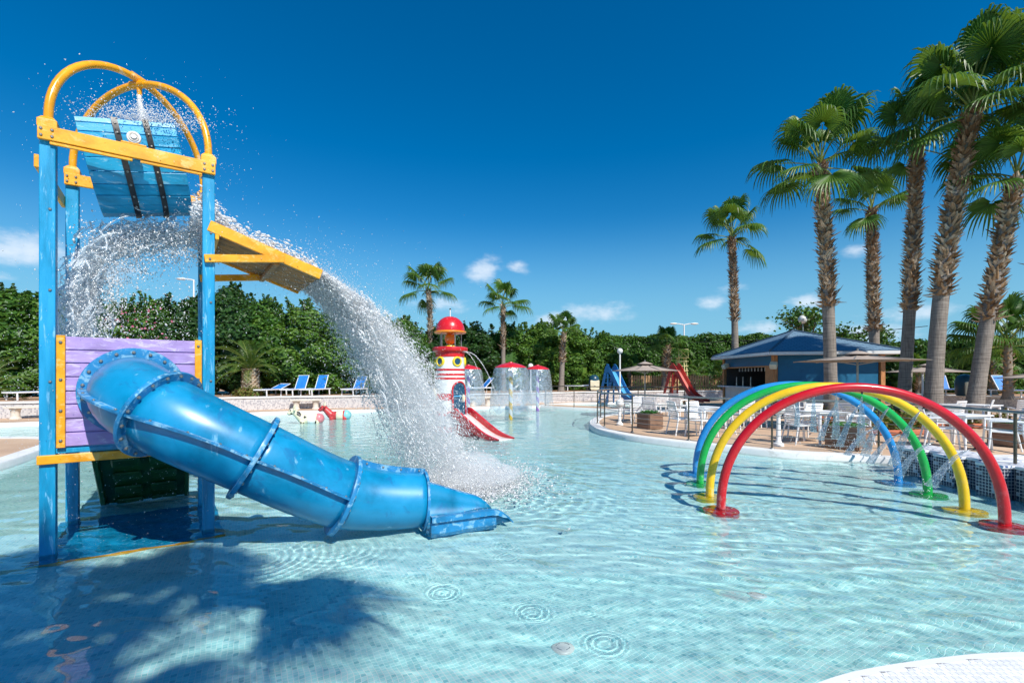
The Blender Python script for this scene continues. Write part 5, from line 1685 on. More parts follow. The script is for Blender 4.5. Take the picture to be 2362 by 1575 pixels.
p = l2.lerp(n2, .12); MB().bar(p + Vector((-.1, -.02, 2.25)), p + Vector((-.36, -.12, 2.12)), .26, .22).build('loudspeaker', CREAM, bar, bevel=.04, seg=2)
for i in range(9):
    f = .12 + i * .065
    b_ = l2.lerp(n2, f) + Vector((.55, 0, 0))
    MB().lathe([(.0, 1.9), (.035, 1.9), (.035, 2.02), (.014, 2.07), (.014, 2.12)], 8, b_ * 1.0).build('hanging_glass', WHITE, bar)
for i, f in enumerate((.2, .34, .5)):
    b_ = l2.lerp(n2, f) + Vector((.22, 0, 0))
    MB().tube([b_ + UZ * 1.16, b_ + UZ * 1.62], [.05, .03], 8).build('beer_tap', STEEL, bar, smooth=50)
# low white front counter
MB().box((11.9, 18.2, .60), (2.3, .5, .98)).build('front_counter', BARWHITE, bar, bevel=.01)
MB().box((11.9, 18.2, 1.11), (2.45, .65, .05)).build('counter_top', BARWHITE, bar, bevel=.008)

# ================================================================== PARASOLS
def parasol(label, c, edge_z, top_z, w, rz, base_z=.1):
    t = thing('parasol', label, 'parasol', (c[0], c[1], base_z), group='taupe parasols')
    c = Vector((c[0], c[1], 0)); n = 8
    ring = []
    for k in range(n):
        a = rz + 2 * PI * k / n
        ring.append(c + Vector((math.cos(a), math.sin(a), 0)) * (w / 2) + UZ * edge_z)
    rows = []
    for f in np.linspace(0, 1, 7):
        row = []
        for k in range(n):
            for g in (0, .5):
                p = ring[k].lerp(ring[(k + 1) % n], g)
                q_ = (c + UZ * top_z).lerp(p, max(.04, f))
                q_.z -= .05 * math.sin(PI * f) * (1 if g == 0 else 1.5) - .0
                row.append(q_)
        rows.append(row)
    can = MB().grid(rows, True).build('canopy', TAUPE, t, smooth=25, solid=.008)
    vr = [[(c + UZ * (top_z + .09)).lerp(c + (r - c) * .26 + UZ * (top_z - r.z * 0 - edge_z + .0), f) if False else c + Vector((r.x - c.x, r.y - c.y, 0)) * (.24 * f) + UZ * (top_z + .085 - .11 * f) for r in ring] for f in (.1, .5, 1)]
    MB().grid(vr, True).build('vent', TAUPE, t, smooth=25, solid=.006)
    MB().tube([c + UZ * (base_z + .01), c + UZ * (top_z + .14)], .027, 10).build('pole', RAILMETAL, t, smooth=50)
    hub = c + UZ * (edge_z - .12)
    for r in ring:
        rb = MB().tube([c + UZ * (top_z - .03), r - UZ * .02], .010, 5).build('rib', RAILMETAL, t)
        MB().tube([hub, (c + UZ * top_z).lerp(r, .55) - UZ * .05], .009, 5).build('strut', RAILMETAL, rb)
    MB().lathe([(0, .10), (.06, .10), (.07, .06), (.26, .05), (.28, .0)], 20, c + UZ * base_z).build('base', STONE, t, smooth=40)
    return t
pz_ = lambda py, Y: EYE + (HY - py) * Y / F
parasol('taupe parasol in front of the blue and red slides', (5.4, 19.2), pz_(855, 19.2), pz_(838, 19.2), 2.8, .2)
parasol('big taupe parasol in front of the blue bar wall', ((1978 - CX) * 13.5 / F, 13.5), pz_(832, 13.5), pz_(815, 13.5), 3.2, .1)
parasol('taupe parasol right of the bar between two palm trunks', ((2140 - CX) * 20.5 / F, 20.5), pz_(858, 20.5), pz_(842, 20.5), 3.2, .3)
parasol('taupe parasol cut by the right picture edge', ((2440 - CX) * 15 / F, 15), pz_(872, 15), pz_(848, 15), 3.0, .3)

# ================================================================== CHAIRS AND TABLES
def make_chair():
    t = thing('garden_chair', 'x', 'chair', (0, 0, 0), group='white plastic armchairs on the terrace', world=False)
    MB().prism([(-.24, -.24, .42), (.24, -.24, .42), (.22, .22, .40), (-.22, .22, .40)], (0, 0, .03)).build('seat', WHITE_PLASTIC, t, bevel=.008)
    # slatted back: one moulded grid
    zs = [.46]; solid = []
    for k in range(7):
        zs += [zs[-1] + .036, zs[-1] + .036 + .018]; solid += [True, False]
    zs.append(zs[-1] + .055); solid.append(True)
    xs_ = [-.23, -.185, .185, .23]
    def bp(x, z):
        f = (z - .46) / .46
        return Vector((x * (1 - .06 * f), .21 + .12 * f + .03 * (1 - (x / .23) ** 2), z))
    g = [[bp(x, z) for x in xs_] for z in zs]
    m = MB(); vs = [p for r in g for p in r]; fs = []
    for i in range(len(zs) - 1):
        for j in range(3):
            if solid[i] or j != 1: fs.append((i * 4 + j, i * 4 + j + 1, (i + 1) * 4 + j + 1, (i + 1) * 4 + j))
    m.add(vs, fs); m.build('backrest', WHITE_PLASTIC, t, solid=.018)
    for sg in (-1, 1):
        MB().tube([(sg * .25, -.25, .645), (sg * .265, 0, .655), (sg * .24, .235, .64)], [.022, .024, .02], 8).build('armrest', WHITE_PLASTIC, t, smooth=60)
        MB().tube([(sg * .275, -.28, 0), (sg * .25, -.245, .44), (sg * .25, -.24, .64)], [.017, .021, .020], 8).build('leg', WHITE_PLASTIC, t, smooth=60)
        MB().tube([(sg * .255, .31, 0), (sg * .225, .22, .44), (sg * .225, .225, .60)], [.017, .021, .018], 8).build('leg', WHITE_PLASTIC, t, smooth=60)
    return t
def make_table():
    t = thing('garden_table', 'x', 'table', (0, 0, 0), group='white plastic tables on the terrace', world=False)
    MB().box((0, 0, .715), (.78, .78, .03)).build('table_top', WHITE_PLASTIC, t, bevel=.012, seg=2)
    ap = MB()
    MB().box((0, 0, .675), (.66, .66, .05)).build('apron', WHITE_PLASTIC, t)
    for sx in (-1, 1):
        for sy in (-1, 1):
            MB().tube([(sx * .36, sy * .36, 0), (sx * .32, sy * .32, .69)], [.022, .034], 8).build('leg', WHITE_PLASTIC, t, smooth=60)
    return t
CH = [(4.0, 15.7, 200, 'white armchair nearest to the low globe lamp at the terrace tip'), (4.5, 15.3, 150, 'white armchair behind the brown planter at the terrace tip'), (5.75, 18.3, 175, 'shaded armchair beneath the parasol pole'),
      (6.4, 18.2, 130, 'shaded armchair right of the parasol pole'), (4.52, 12.6, 100, 'white armchair seen side on behind the railing, left of its table'), (4.85, 12.1, 25, 'white armchair with its back to the railing left of the blue arch'),
      (5.75, 12.9, 250, 'white armchair just left of the blue arch top'), (6.75, 13.9, 190, 'white armchair showing between the blue and green arch'), (7.6, 14.6, 30, 'white armchair showing between the green and yellow arch'),
      (6.72, 11.0, 95, 'white armchair under the red arch left of a white table'), (7.95, 11.0, 265, 'white armchair under the red arch right of a white table'), (7.3, 11.75, 185, 'white armchair behind the table under the red arch'),
      (8.6, 12.1, 140, 'white armchair before the planted bed under the blue arch'), (9.35, 10.35, 60, 'white armchair seen through the right legs of the arches'), (10.05, 9.65, 235, 'white armchair next to the planter at the right picture edge'),
      (10.6, 11.6, 160, 'white armchair behind the rightmost table'), (11.9, 12.9, 200, 'white armchair at the foot of the leaning palm'), (13.2, 13.4, 220, 'far white armchair by the low wall right of the leaning palm'), (14.4, 13.3, 150, 'white armchair at the right picture edge by the low wall'),
      (10.3, 17.2, 80, 'armchair standing before the bar counter')]
proto = make_chair()
for i, (x, y, dg, lb) in enumerate(CH):
    o = proto if i == 0 else copy_tree(proto)
    place(o, (x, y, .102), R(dg), label=lb)
TB = [(4.3, 16.2, 10, 'white table at the rounded terrace tip'), (5.2, 12.7, 20, 'white table left of the blue arch'), (7.3, 11.1, 5, 'white table framed by the red arch'), (9.75, 10.3, 12, 'white table behind the right leg of the red arch'), (6.1, 18.7, 0, 'shaded table under the far parasol'),
      (13.6, 13.8, 15, 'far white table at the right picture edge'), (7.2, 14.4, 25, 'white table behind the green arch')]
tp_ = make_table()
for i, (x, y, dg, lb) in enumerate(TB):
    o = tp_ if i == 0 else copy_tree(tp_)
    place(o, (x, y, .102), R(dg), label=lb)

# ================================================================== PLANTERS, BEDS
def planter(label, c, w, hgt, rz, seed):
    t = thing('planter_box', label, 'planter', (c[0], c[1], .1), R(rz), group='brown wooden planters', world=False)
    n = 4
    for sgn, horiz in ((-1, 0), (1, 0), (-1, 1), (1, 1)):
        for k in range(n):
            z0 = .02 + k * (hgt - .02) / n; z1 = z0 + (hgt - .02) / n - .006
            b = MB()
            if horiz == 0: b.box((0, sgn * w / 2, (z0 + z1) / 2), (w - .002, .03, z1 - z0))
            else: b.box((sgn * (w / 2 - .0), 0, (z0 + z1) / 2), (.03, w - .034, z1 - z0))
            b.build('board', WOODBROWN, t, bevel=.004)
    MB().box((0, 0, hgt - .09), (w - .04, w - .04, .06)).build('soil', SOIL, t)
    rg = np.random.default_rng(seed); m = 260
    p_ = np.stack([rg.uniform(-w / 2 + .05, w / 2 - .05, m), rg.uniform(-w / 2 + .05, w / 2 - .05, m), hgt - .07 + rg.uniform(0, .13, m)], 1)
    v, f = leaf_cloud(p_, rg.normal(size=(m, 3)) * .6 + np.array([0, 0, 1]), .055, rg)
    fo = link_mesh('foliage', np_mesh('foliage', v, f), LEAFG, t); fo['kind'] = 'stuff'
planter('brown wooden planter box at the terrace tip behind the railing', (4.1, 14.05), .52, .47, 28, 1)
planter('brown wooden planter box seen through the middle of the arches', (7.22, 10.15), .62, .49, 33, 2)
planter('brown wooden planter box at the right picture edge', (11.15, 10.5), .62, .52, 20, 3)
def bed(label, c, rx, ry, seed):
    t = thing('planted_bed', label, 'flower bed', (c[0], c[1], .1), group='planted beds at the palm feet')
    c = Vector((c[0], c[1], 0))
    pts = [c + Vector((math.cos(a) * rx, math.sin(a) * ry, .17)) for a in np.linspace(0, 2 * PI, 33)[:-1]]
    MB().tube(pts, .075, 6, False, True).build('edging', TERRACOTTA, t, smooth=40)
    MB().prism([c + Vector((math.cos(a) * rx, math.sin(a) * ry, .10)) for a in np.linspace(0, 2 * PI, 25)[:-1]], UZ * .10).build('soil', SOIL, t)
    rg = np.random.default_rng(seed); m = int(1500 * rx * ry)
    a = rg.uniform(0, 2 * PI, m); r = np.sqrt(rg.random(m)) * .95
    px_, py_ = np.cos(a) * r * rx, np.sin(a) * r * ry
    hz = .25 + .28 * np.sin(px_ * 4 + seed) * np.sin(py_ * 5 + 1) 
    p_ = np.stack([c.x + px_, c.y + py_, .18 + rg.random(m) * np.maximum(.12, hz)], 1) - np.array([c.x, c.y, .1])
    v, f = leaf_cloud(p_, rg.normal(size=(m, 3)) * .6 + np.array([0, 0, 1]), .085, rg)
    fo = link_mesh('bedding', np_mesh('bedding', v, f), LEAF3, t); fo['kind'] = 'stuff'
bed('red edged planted bed round the two thickest palm trunks', (13.6, 15.6), 2.6, 1.5, 1)
bed('red edged planted bed behind the chairs under the red arch', (10.0, 13.2), 1.4, .8, 2)
bed('red edged planted bed round the palm in front of the bar', (11.6, 17.0), .8, .55, 3)

# ================================================================== LAMPS
def globe_lamp(label, c, zb, h_, r, white=True, group='white globe lamps'):
    t = thing('globe_lamp', label, 'lamp', (c[0], c[1], zb), group=group)
    p = Vector((c[0], c[1], zb))
    m = WHITE if white else RAILMETAL
    MB().lathe([(.11, .0), (.11, .06), (.075, .08), (.05, .12), (.04, h_ - r * 2.1), (.06, h_ - r * 2.05), (.06, h_ - r * 1.85), (0, h_ - r * 1.8)], 16, p).build('lamp_post', m, t, smooth=40)
    MB().ellipsoid(p + UZ * (h_ - r), (r, r, r), 20, 14).build('globe', GLOBE, t, smooth=80)
globe_lamp('low white globe lamp at the tip of the terrace', (3.42, 15.0), .1, .83, .13)
globe_lamp('low white globe lamp behind the red arch', (5.95, 10.55), .1, .95, .13)
globe_lamp('tall globe lamp left of the far parasol', ((1430 - CX) * 26.5 / F, 26.5), .1, pz_(803, 26.5) - .1, .16)
globe_lamp('tall globe lamp between the two water mushrooms', ((1224 - CX) * 30 / F, 30), .66, pz_(838, 30) - .66, .17)
globe_lamp('tall globe lamp above the bar roof', ((1852 - CX) * 29 / F, 29), .66, pz_(727, 29) - .66, .26, False)
globe_lamp('tall globe lamp between the leaning palms and the right parasol', ((2128 - CX) * 24 / F, 24), .1, pz_(846, 24) - .1, .16)
def street_lamp(label, px, topy, Y, arms):
    b = pp(px, Y, .0); z = pz_(topy, Y)
    t = thing('street_lamp', label, 'street lamp', b, group='white street lamps')
    MB().tube([b, b + UZ * z], [.10, .06], 8).build('pole', WHITE, t, smooth=50)
    for sg in arms:
        e = b + UZ * z
        hd_ = MB().tube([e - UZ * .05, e + Vector((sg * .5, 0, .05)), e + Vector((sg * .75, 0, .06))], [.05, .05, .04], 6).build('arm', WHITE, t, smooth=50)
        MB().ellipsoid(e + Vector((sg * 1.05, 0, .06)), (.42, .18, .10), 14, 8).build('lamp_head', WHITE, hd_, smooth=80)
street_lamp('white street lamp behind the tower above the hedge', 447, 645, 40, (-1,))
street_lamp('white twin street lamp above the stocky palm', 1578, 748, 48, (-1, 1))

# ================================================================== SMALL SLIDES AT THE FAR POOL
def small_slide(label, px, Y, hgt, rz, m_side, m_bed, m_step):
    t = thing('small_slide', label, 'slide', (0, 0, 0), group='small slides by the far pool', world=False)
    pr = spline([(0, 0, hgt - .35), (.25, 0, hgt - .42), (1.1, 0, .55), (1.7, 0, .22), (2.05, 0, .18)], 5)
    MB().grid([[q_ + Vector((0, y, 0)) for y in (-.24, 0, .24)] for q_ in pr]).build('bed', m_bed, t, smooth=60, solid=.03)
    for sg in (-1, 1):
        rows = []
        for i, q_ in enumerate(pr):
            f = i / (len(pr) - 1); hh_ = .38 * (1 - f) + .10
            e = q_ + Vector((0, sg * .27, 0))
            rows.append([e - UZ * .06, e + UZ * hh_, e + Vector((0, sg * .04, 0)) + UZ * hh_, e + Vector((0, sg * .04, 0)) - UZ * .06])
        MB().grid(rows, True).build('side', m_side, t, smooth=40)
        MB().prism([(-.75, sg * .27, 0), (-.62, sg * .27, 0), (.02, sg * .27, hgt - .4), (.02, sg * .27, hgt), (-.10, sg * .27, hgt)], (0, sg * .04, 0)).build('ladder_side', m_side, t, bevel=.01)
        MB().prism([(-.02, sg * .2, 0), (.06, sg * .2, 0), (.06, sg * .2, hgt - .45), (-.02, sg * .2, hgt - .45)], (0, sg * .06, 0)).build('support', m_side, t)
    for k in range(5):
        f = (k + .6) / 5.4
        MB().box((-.68 + .62 * f, 0, (hgt - .4) * f), (.20, .52, .06)).build('step', m_step, t, bevel=.01)
    place(t, pp(px, Y, .1), R(rz), label=label)
small_slide('blue toddler slide with steps beyond the curved railing', 1408, 27.6, 2.15, -58, SLIDEBLUE, SLIDELIGHT, SLIDELIGHT)
small_slide('red toddler slide with steps beyond the curved railing', 1556, 27.6, 2.2, -55, SLIDERED, SLIDEPINK, SLIDERED)

# ================================================================== LOUNGERS, BENCHES, BINS
def make_lounger(back):
    t = thing('sun_lounger', 'x', 'sun lounger', (0, 0, 0), group='blue sun loungers on the raised terrace', world=False)
    for sg in (-1, 1):
        MB().bar((sg * .30, -1.2, .32), (sg * .30, .62, .32), .05, .06).build('side_rail', WHITE_PLASTIC, t, bevel=.008)
        for y in (-1.05, .45):
            MB().bar((sg * .30, y, .30), (sg * .32, y, 0), .05, .05, (0, 1, 0)).build('leg', WHITE_PLASTIC, t, bevel=.006)
    MB().bar((-.3, -1.2, .32), (.3, -1.2, .32), .05, .06).build('end_rail', WHITE_PLASTIC, t)
    MB().box((0, -.55, .335), (.56, 1.25, .02)).build('seat_sling', SLING, t)
    a = R(back)
    d = Vector((0, math.cos(a), math.sin(a)))
    n_ = Vector((0, -math.sin(a), math.cos(a)))
    o_ = Vector((0, .08, .345))
    bk_ = MB().box(o_ + d * .38, (.54, .76, .02), (Vector((1, 0, 0)), d, n_)).build('back_sling', SLING, t)
    fr_ = MB().tube([o_ + Vector((-.29, 0, 0)), o_ + Vector((-.29, 0, 0)) + d * .78, o_ + Vector((.29, 0, 0)) + d * .78, o_ + Vector((.29, 0, 0))], .022, 8).build('back_frame', WHITE_PLASTIC, bk_, smooth=50)
    return t
LG = [(635, 24.3, 18, 170, 'blue sun lounger with its back almost flat right of the date palm'), (690, 24.7, 62, 172, 'blue sun lounger with raised back, second right of the date palm'), (736, 24.9, 66, 168, 'blue sun lounger with raised back beside the waterfall'),
      (100, 20.3, 20, 165, 'white framed sun lounger half hidden by the front left tower post'), (1112, 27.6, 45, 120, 'blue sun lounger with raised back behind the yellow water mushroom'), (1342, 32.5, 4, 95, 'flat blue sun lounger left of the dark litter bin'),
      (2322, 22.6, 60, 175, 'blue sun lounger turned up behind the leaning palm trunk'), (2175, 24.5, 60, 160, 'blue sun lounger between the two leaning palm trunks'), (825, 25.4, 55, 170, 'blue sun lounger behind the falling water')]
lp = {}
for i, (px, Y, bk_, rz, lb) in enumerate(LG):
    t = make_lounger(bk_)
    place(t, pp(px, Y, .672), R(rz - 180), label=lb)
def bench(label, px, Y, rz):
    t = thing('stone_bench', label, 'bench', (0, 0, 0), group='stone benches along the low wall', world=False)
    MB().box((0, 0, .43), (1.35, .42, .075)).build('seat', STONE, t, bevel=.015, seg=2)
    for x in (-.42, .42):
        MB().lathe([(.17, 0), (.17, .04), (.13, .07), (.125, .2), (.14, .33), (.17, .36), (.17, .39)], 14, (x, 0, 0)).build('pedestal', STONE, t, smooth=40)
    place(t, pp(px, Y, .10), R(rz), label=label)
bench('pale stone bench at the low wall behind the ride-on animals', 706, 22.35, 20)
bench('pale stone bench at the low wall left of the tower post', 72, 17.35, 28)
bench('pale stone bench at the low wall behind the lighthouse slide', 1108, 25.0, 25)
bench('pale stone bench before the picket fence', 1515, 31.2, 5)
def litter_bin(label, px, Y, z, s=1.0):
    c = pp(px, Y, z)
    t = thing('litter_bin', label, 'litter bin', c, group='dark blue litter bins with cream fronts')
    MB().lathe([(.30 * s, 0), (.36 * s, .1 * s), (.38 * s, .6 * s), (.36 * s, .85 * s), (.28 * s, 1.02 * s), (.14 * s, 1.10 * s), (0, 1.12 * s)], 24, c).build('barrel', BINBLUE, t, smooth=50)
    y = -.36 * s
    out = [(-.26, .04), (.26, .04), (.31, .12), (.32, .70), (.26, .74), (.12, .70), (0, .68), (-.12, .70), (-.26, .74), (-.32, .70), (-.31, .12)]
    MB().prism([c + Vector((x * s, y - .05, zz * s)) for x, zz in out], (0, .08, 0)).build('front_panel', CREAM, t, bevel=.02, seg=2)
    MB().lathe([(0, -.065), (.035, -.065), (.05, -.055), (.05, 0)], 12, c + Vector((0, y, .33 * s)), (Vector((1, 0, 0)), UZ, Vector((0, 1, 0)))).build('lock', STEEL, t, smooth=40)
litter_bin('dark litter bin with cream front beside the flat far lounger', 1370, 31.8, .70, .95)
litter_bin('dark litter bin with cream front between the leaning palm trunks', 2225, 22.9, .70, .95)

# ================================================================== PICKET FENCE, LIFEGUARD CHAIR, CABLE
fa, fb_ = pp(1455, 33.6, .69), pp(1700, 32.6, .69)
pf = thing('picket_fence', 'brown wooden picket fence before the clipped hedge', 'fence', (fa + fb_) / 2)
L = (fb_ - fa).length; dd = (fb_ - fa).normalized()
for z in (.30, .80): MB().bar(fa + UZ * z, fb_ + UZ * z, .04, .08).build('fence_rail', PICKET, pf)
npk = int(L / .165)
pk = MB().prism([(-.055, 0, .04), (.055, 0, .04), (.055, 0, .98), (0, 0, 1.06), (-.055, 0, .98)], (0, -.025, 0)).mesh('picket'); pk.materials.append(PICKET)
for k in range(npk):
    o = bpy.data.objects.new('picket', pk); C.objects.link(o); o.parent = pf
    o.location = fa + dd * (k + .5) * (L / npk) + Vector((0, -.03, 0)) - org(pf); o.rotation_euler = (0, 0, math.atan2(dd.y, dd.x))
lc = pp(1572, 33.0, .69)
lg_ = thing('lifeguard_chair', 'pale yellow lifeguard chair with a crossed panel above the picket fence', 'lifeguard chair', lc)
zt = pz_(825, 33.0)
for sx in (-.42, .42):
    for sy in (-.3, .3):
        MB().bar(lc + Vector((sx * .9, sy, 0)), Vector((lc.x + sx * .55, lc.y + sy * .6, zt)), .06, .06, (0, 1, 0)).build('leg', PALEYELLOW, lg_)
for k in range(6):
    z = .4 + k * .32
    if z < zt - .9: MB().bar(lc + Vector((-.36, -.3, z)), lc + Vector((.36, -.3, z)), .04, .05).build('rung', PALEYELLOW, lg_)
x0, x1, z0, z1 = lc.x - .32, lc.x + .34, pz_(825, 33), pz_(806, 33)
MB().box((lc.x, lc.y, z0 + .0), (.8, .6, .05)).build('seat', PALEYELLOW, lg_)
for (a, b) in (((x0, z0), (x1, z0)), ((x1, z0), (x1, z1)), ((x1, z1), (x0, z1)), ((x0, z1), (x0, z0)), ((x0, z0), (x1, z1)), ((x0, z1), (x1, z0))):
    MB().bar((a[0], lc.y - .33, a[1]), (b[0], lc.y - .33, b[1]), .035, .07, (0, 1, 0)).build('panel_bar', PALEYELLOW, lg_)
ca, cb = P(1310, 785, 40), P(2140, 752, 30)
cpts = []
for k in range(40):
    f = k / 39; q_ = ca.lerp(cb, f); q_.z -= .55 * 4 * f * (1 - f); cpts.append(q_)
cab = MB().tube(cpts, .022, 5).build('overhead_cable', ROPE, smooth=60)
tag(cab, 'black overhead cable sagging across the sky towards the bar roof', 'cable')
# stone drain grid in the terrace by the planter

# ================================================================== MOVING WATER
OCTA_V = np.array([(1, 0, 0), (-1, 0, 0), (0, 1, 0), (0, -1, 0), (0, 0, 1), (0, 0, -1)], float)
OCTA_F = np.array([(0, 2, 4), (2, 1, 4), (1, 3, 4), (3, 0, 4), (2, 0, 5), (1, 2, 5), (3, 1, 5), (0, 3, 5)])
WR = np.random.default_rng(77)
TET_V = np.array([(1, 0, -.5), (-.5, .87, -.5), (-.5, -.87, -.5), (0, 0, 1.1)]) * 1.25
TET_F = np.array([(0, 1, 3), (1, 2, 3), (2, 0, 3), (2, 1, 0)])
def drops(name, pos, rad, vel, mat, stretch=1.0, label=None, cat=None, parent=None, flat=None, fine=False):
    """pos (N,3), rad (N,), vel (N,3): drops drawn out along their path"""
    OCT_V, OCT_F = (TET_V, TET_F) if fine else (OCTA_V, OCTA_F)
    n = len(pos)
    d = vel / (np.linalg.norm(vel, axis=1, keepdims=True) + 1e-6)
    a = np.cross(d, WR.normal(size=(n, 3))); a /= np.linalg.norm(a, axis=1, keepdims=True) + 1e-9
    b = np.cross(d, a)
    st = 1 + stretch * WR.random(n) ** 2
    sc3 = np.stack([rad * WR.uniform(.7, 1.2, n), rad * WR.uniform(.7, 1.2, n), rad * st], 1)
    v = pos[:, None, :] + OCT_V[None, :, 0:1] * (a * sc3[:, 0:1])[:, None, :] + OCT_V[None, :, 1:2] * (b * sc3[:, 1:2])[:, None, :] + OCT_V[None, :, 2:3] * (d * sc3[:, 2:3])[:, None, :]
    if flat is not None: v[:, :, 2] = flat + (v[:, :, 2] - flat) * .25
    f = OCT_F[None] + (np.arange(n) * len(OCT_V))[:, None, None]
    og = np.array(tuple(org(parent))) if parent is not None else np.zeros(3)
    o = link_mesh(name, np_mesh(name, v.reshape(-1, 3) - og, f.reshape(-1, 3), True), mat, parent)
    o['kind'] = 'stuff'; o['nocaustic'] = 1
    if label: o['label'] = label
    if cat: o['category'] = cat
    return o
un, vn = np.array(tuple(U)), np.array(tuple(V))
def Tn(s, w, z): return np.array([TA.x, TA.y, 0]) + np.outer(s, un) + np.outer(w, vn) + np.outer(z, [0, 0, 1])
g_ = np.array([0, 0, -9.81])
# --- the main fall off the chute, made of many torn clumps
def fall(n_clump, per, t_lo, t_hi, vlo, vhi, spread, rmin, rmax, seed, tp=1.0):
    rg = np.random.default_rng(seed)
    w = rg.uniform(.02, SIDE - .12, n_clump)
    t = t_lo + (t_hi - t_lo) * rg.random(n_clump) ** tp
    v0 = np.outer(vlo + (vhi - vlo) * rg.random(n_clump) ** .8, un) + np.outer(rg.normal(0, .22, n_clump), vn) + np.outer(rg.normal(-1.05, .24, n_clump), [0, 0, 1])
    p0 = Tn(np.full(n_clump, SIDE + 1.08), w, np.full(n_clump, 2.93) + rg.uniform(0, .07, n_clump))
    c = p0 + v0 * t[:, None] + .5 * g_ * (t ** 2)[:, None]
    vel = v0 + g_ * t[:, None]
    C_ = np.repeat(c, per, 0); V_ = np.repeat(vel, per, 0); T_ = np.repeat(t, per)
    sg = spread * (.35 + T_)
    dirs = V_ / np.linalg.norm(V_, axis=1, keepdims=True)
    P_ = C_ + rg.normal(size=C_.shape) * sg[:, None] + dirs * (rg.normal(size=len(C_)) * sg * 2.2)[:, None]
    r = rmin * (rmax / rmin) ** (rg.random(len(P_)) ** 2.2)
    k = P_[:, 2] > .005
    return P_[k], r[k], V_[k]
a = fall(1750, 24, 0, .72, 2.0, 3.95, .048, .0035, .0145, 1, .85)
b = fall(700, 30, 0, .70, 1.4, 4.35, .11, .0025, .008, 2, .95)
veil = fall(3300, 24, 0, .72, 1.8, 4.15, .085, .0016, .0042, 5, .85)
c = fall(260, 30, .0, .25, 2.6, 3.7, .03, .006, .020, 3)
rgs = np.random.default_rng(8)
# water sliding down the chute itself and over its edge
n = 12000
s_ = rgs.uniform(SIDE - .15, SIDE + 1.12, n); w_ = rgs.uniform(-.05, SIDE - .03, n)
z_ = 3.27 - (s_ - SIDE) * .336 + np.abs(rgs.normal(0, .085, n)) + .02 + .32 * np.exp(-((s_ - SIDE) / .16) ** 2) * rgs.random(n)
d_ = (Tn(s_, w_, z_), .0045 * 4 ** (rgs.random(n) ** 2), np.tile(np.array(tuple(cdir)), (n, 1)))
PP = [np.concatenate([q_[i] for q_ in (a, c, d_)]) for i in range(3)]
fw = drops('falling_water', *PP, SPRAY, 2.6, 'white sheet of water pouring off the yellow chute into the pool', 'water')
drops('fall_mist', *[np.concatenate([b[i], veil[i]]) for i in range(3)], SPRAY, 2.6, None, None, fw, fine=True)
# ropes of unbroken water inside the fall
rope = MB(); rr2 = random.Random(31)
for i in range(300):
    vs_ = 2.0 + 1.75 * rr2.random(); t0 = .62 * rr2.random() ** .9; w = rr2.uniform(.03, SIDE - .14)
    v0_ = U * vs_ + V * rr2.gauss(0, .12) + UZ * rr2.gauss(-1.05, .15)
    p0_ = T(SIDE + 1.08, w, 2.95 + rr2.uniform(0, .05)); ln = rr2.uniform(.02, .075); r0_ = rr2.uniform(.006, .015) * (1.15 - t0)
    ph = rr2.uniform(0, 6.28)
    pts = []
    for k in range(8):
        q_ = t0 + ln * k / 7
        pts.append(p0_ + v0_ * q_ + Vector((.02 * math.sin(k * 1.3 + ph), .02 * math.cos(k * 1.7 + ph), -4.905 * q_ * q_ + .012 * math.sin(k * 2.2 + ph))))
    if pts[-1].z > .05: rope.tube(pts, [r0_ * (.35 + .65 * math.sin(PI * (k + .5) / 8)) * (1 + .35 * math.sin(k * 2.4 + ph)) for k in range(8)], 6)
ro = rope.build('water_ropes', SPRAY, bpy.data.objects['falling_water'], smooth=80); ro['kind'] = 'stuff'; ro['nocaustic'] = 1
# --- fine spray around it
n = 9000
t = rgs.random(n) * .75
v0 = np.outer(rgs.normal(2.6, 1.2, n), un) + np.outer(rgs.normal(0, .95, n), vn) + np.outer(rgs.normal(.1, 1.25, n), [0, 0, 1])
p0 = Tn(rgs.uniform(SIDE + .2, SIDE + 1.1, n), rgs.uniform(-.05, SIDE, n), rgs.uniform(2.95, 3.25, n))
P1 = p0 + v0 * t[:, None] + .5 * g_ * (t ** 2)[:, None]; V1 = v0 + g_ * t[:, None]
n2 = 1500                                           # spray thrown up round the bucket
a2 = rgs.normal(size=(n2, 3)) * np.array([.45, .40, .30]) + np.array(tuple(T(.75, .55, 4.15)))
n3 = 2600                                           # drips under the tower
a3 = Tn(rgs.uniform(-.3, SIDE + .3, n3), rgs.uniform(-.3, SIDE + .6, n3), rgs.uniform(.02, 3.3, n3))
n4 = 2600                                           # stray drops left of the tower
a4 = np.array([-6.0, 6.4, 1.5]) + rgs.normal(size=(n4, 3)) * np.array([.55, .6, .75])
PP = np.concatenate([P1, a2, a3, a4]); VV = np.concatenate([V1, rgs.normal(size=(n2, 3)), np.tile([[0, 0, -1.0]], (n3 + n4, 1))])
RR = .0018 * 3.4 ** (rgs.random(len(PP)) ** 2.6)
k = PP[:, 2] > .01
drops('water_spray', PP[k], RR[k], VV[k], SPRAY, .8, 'fine drops of spray in the air round the tower and its waterfall', 'water spray', fine=True)
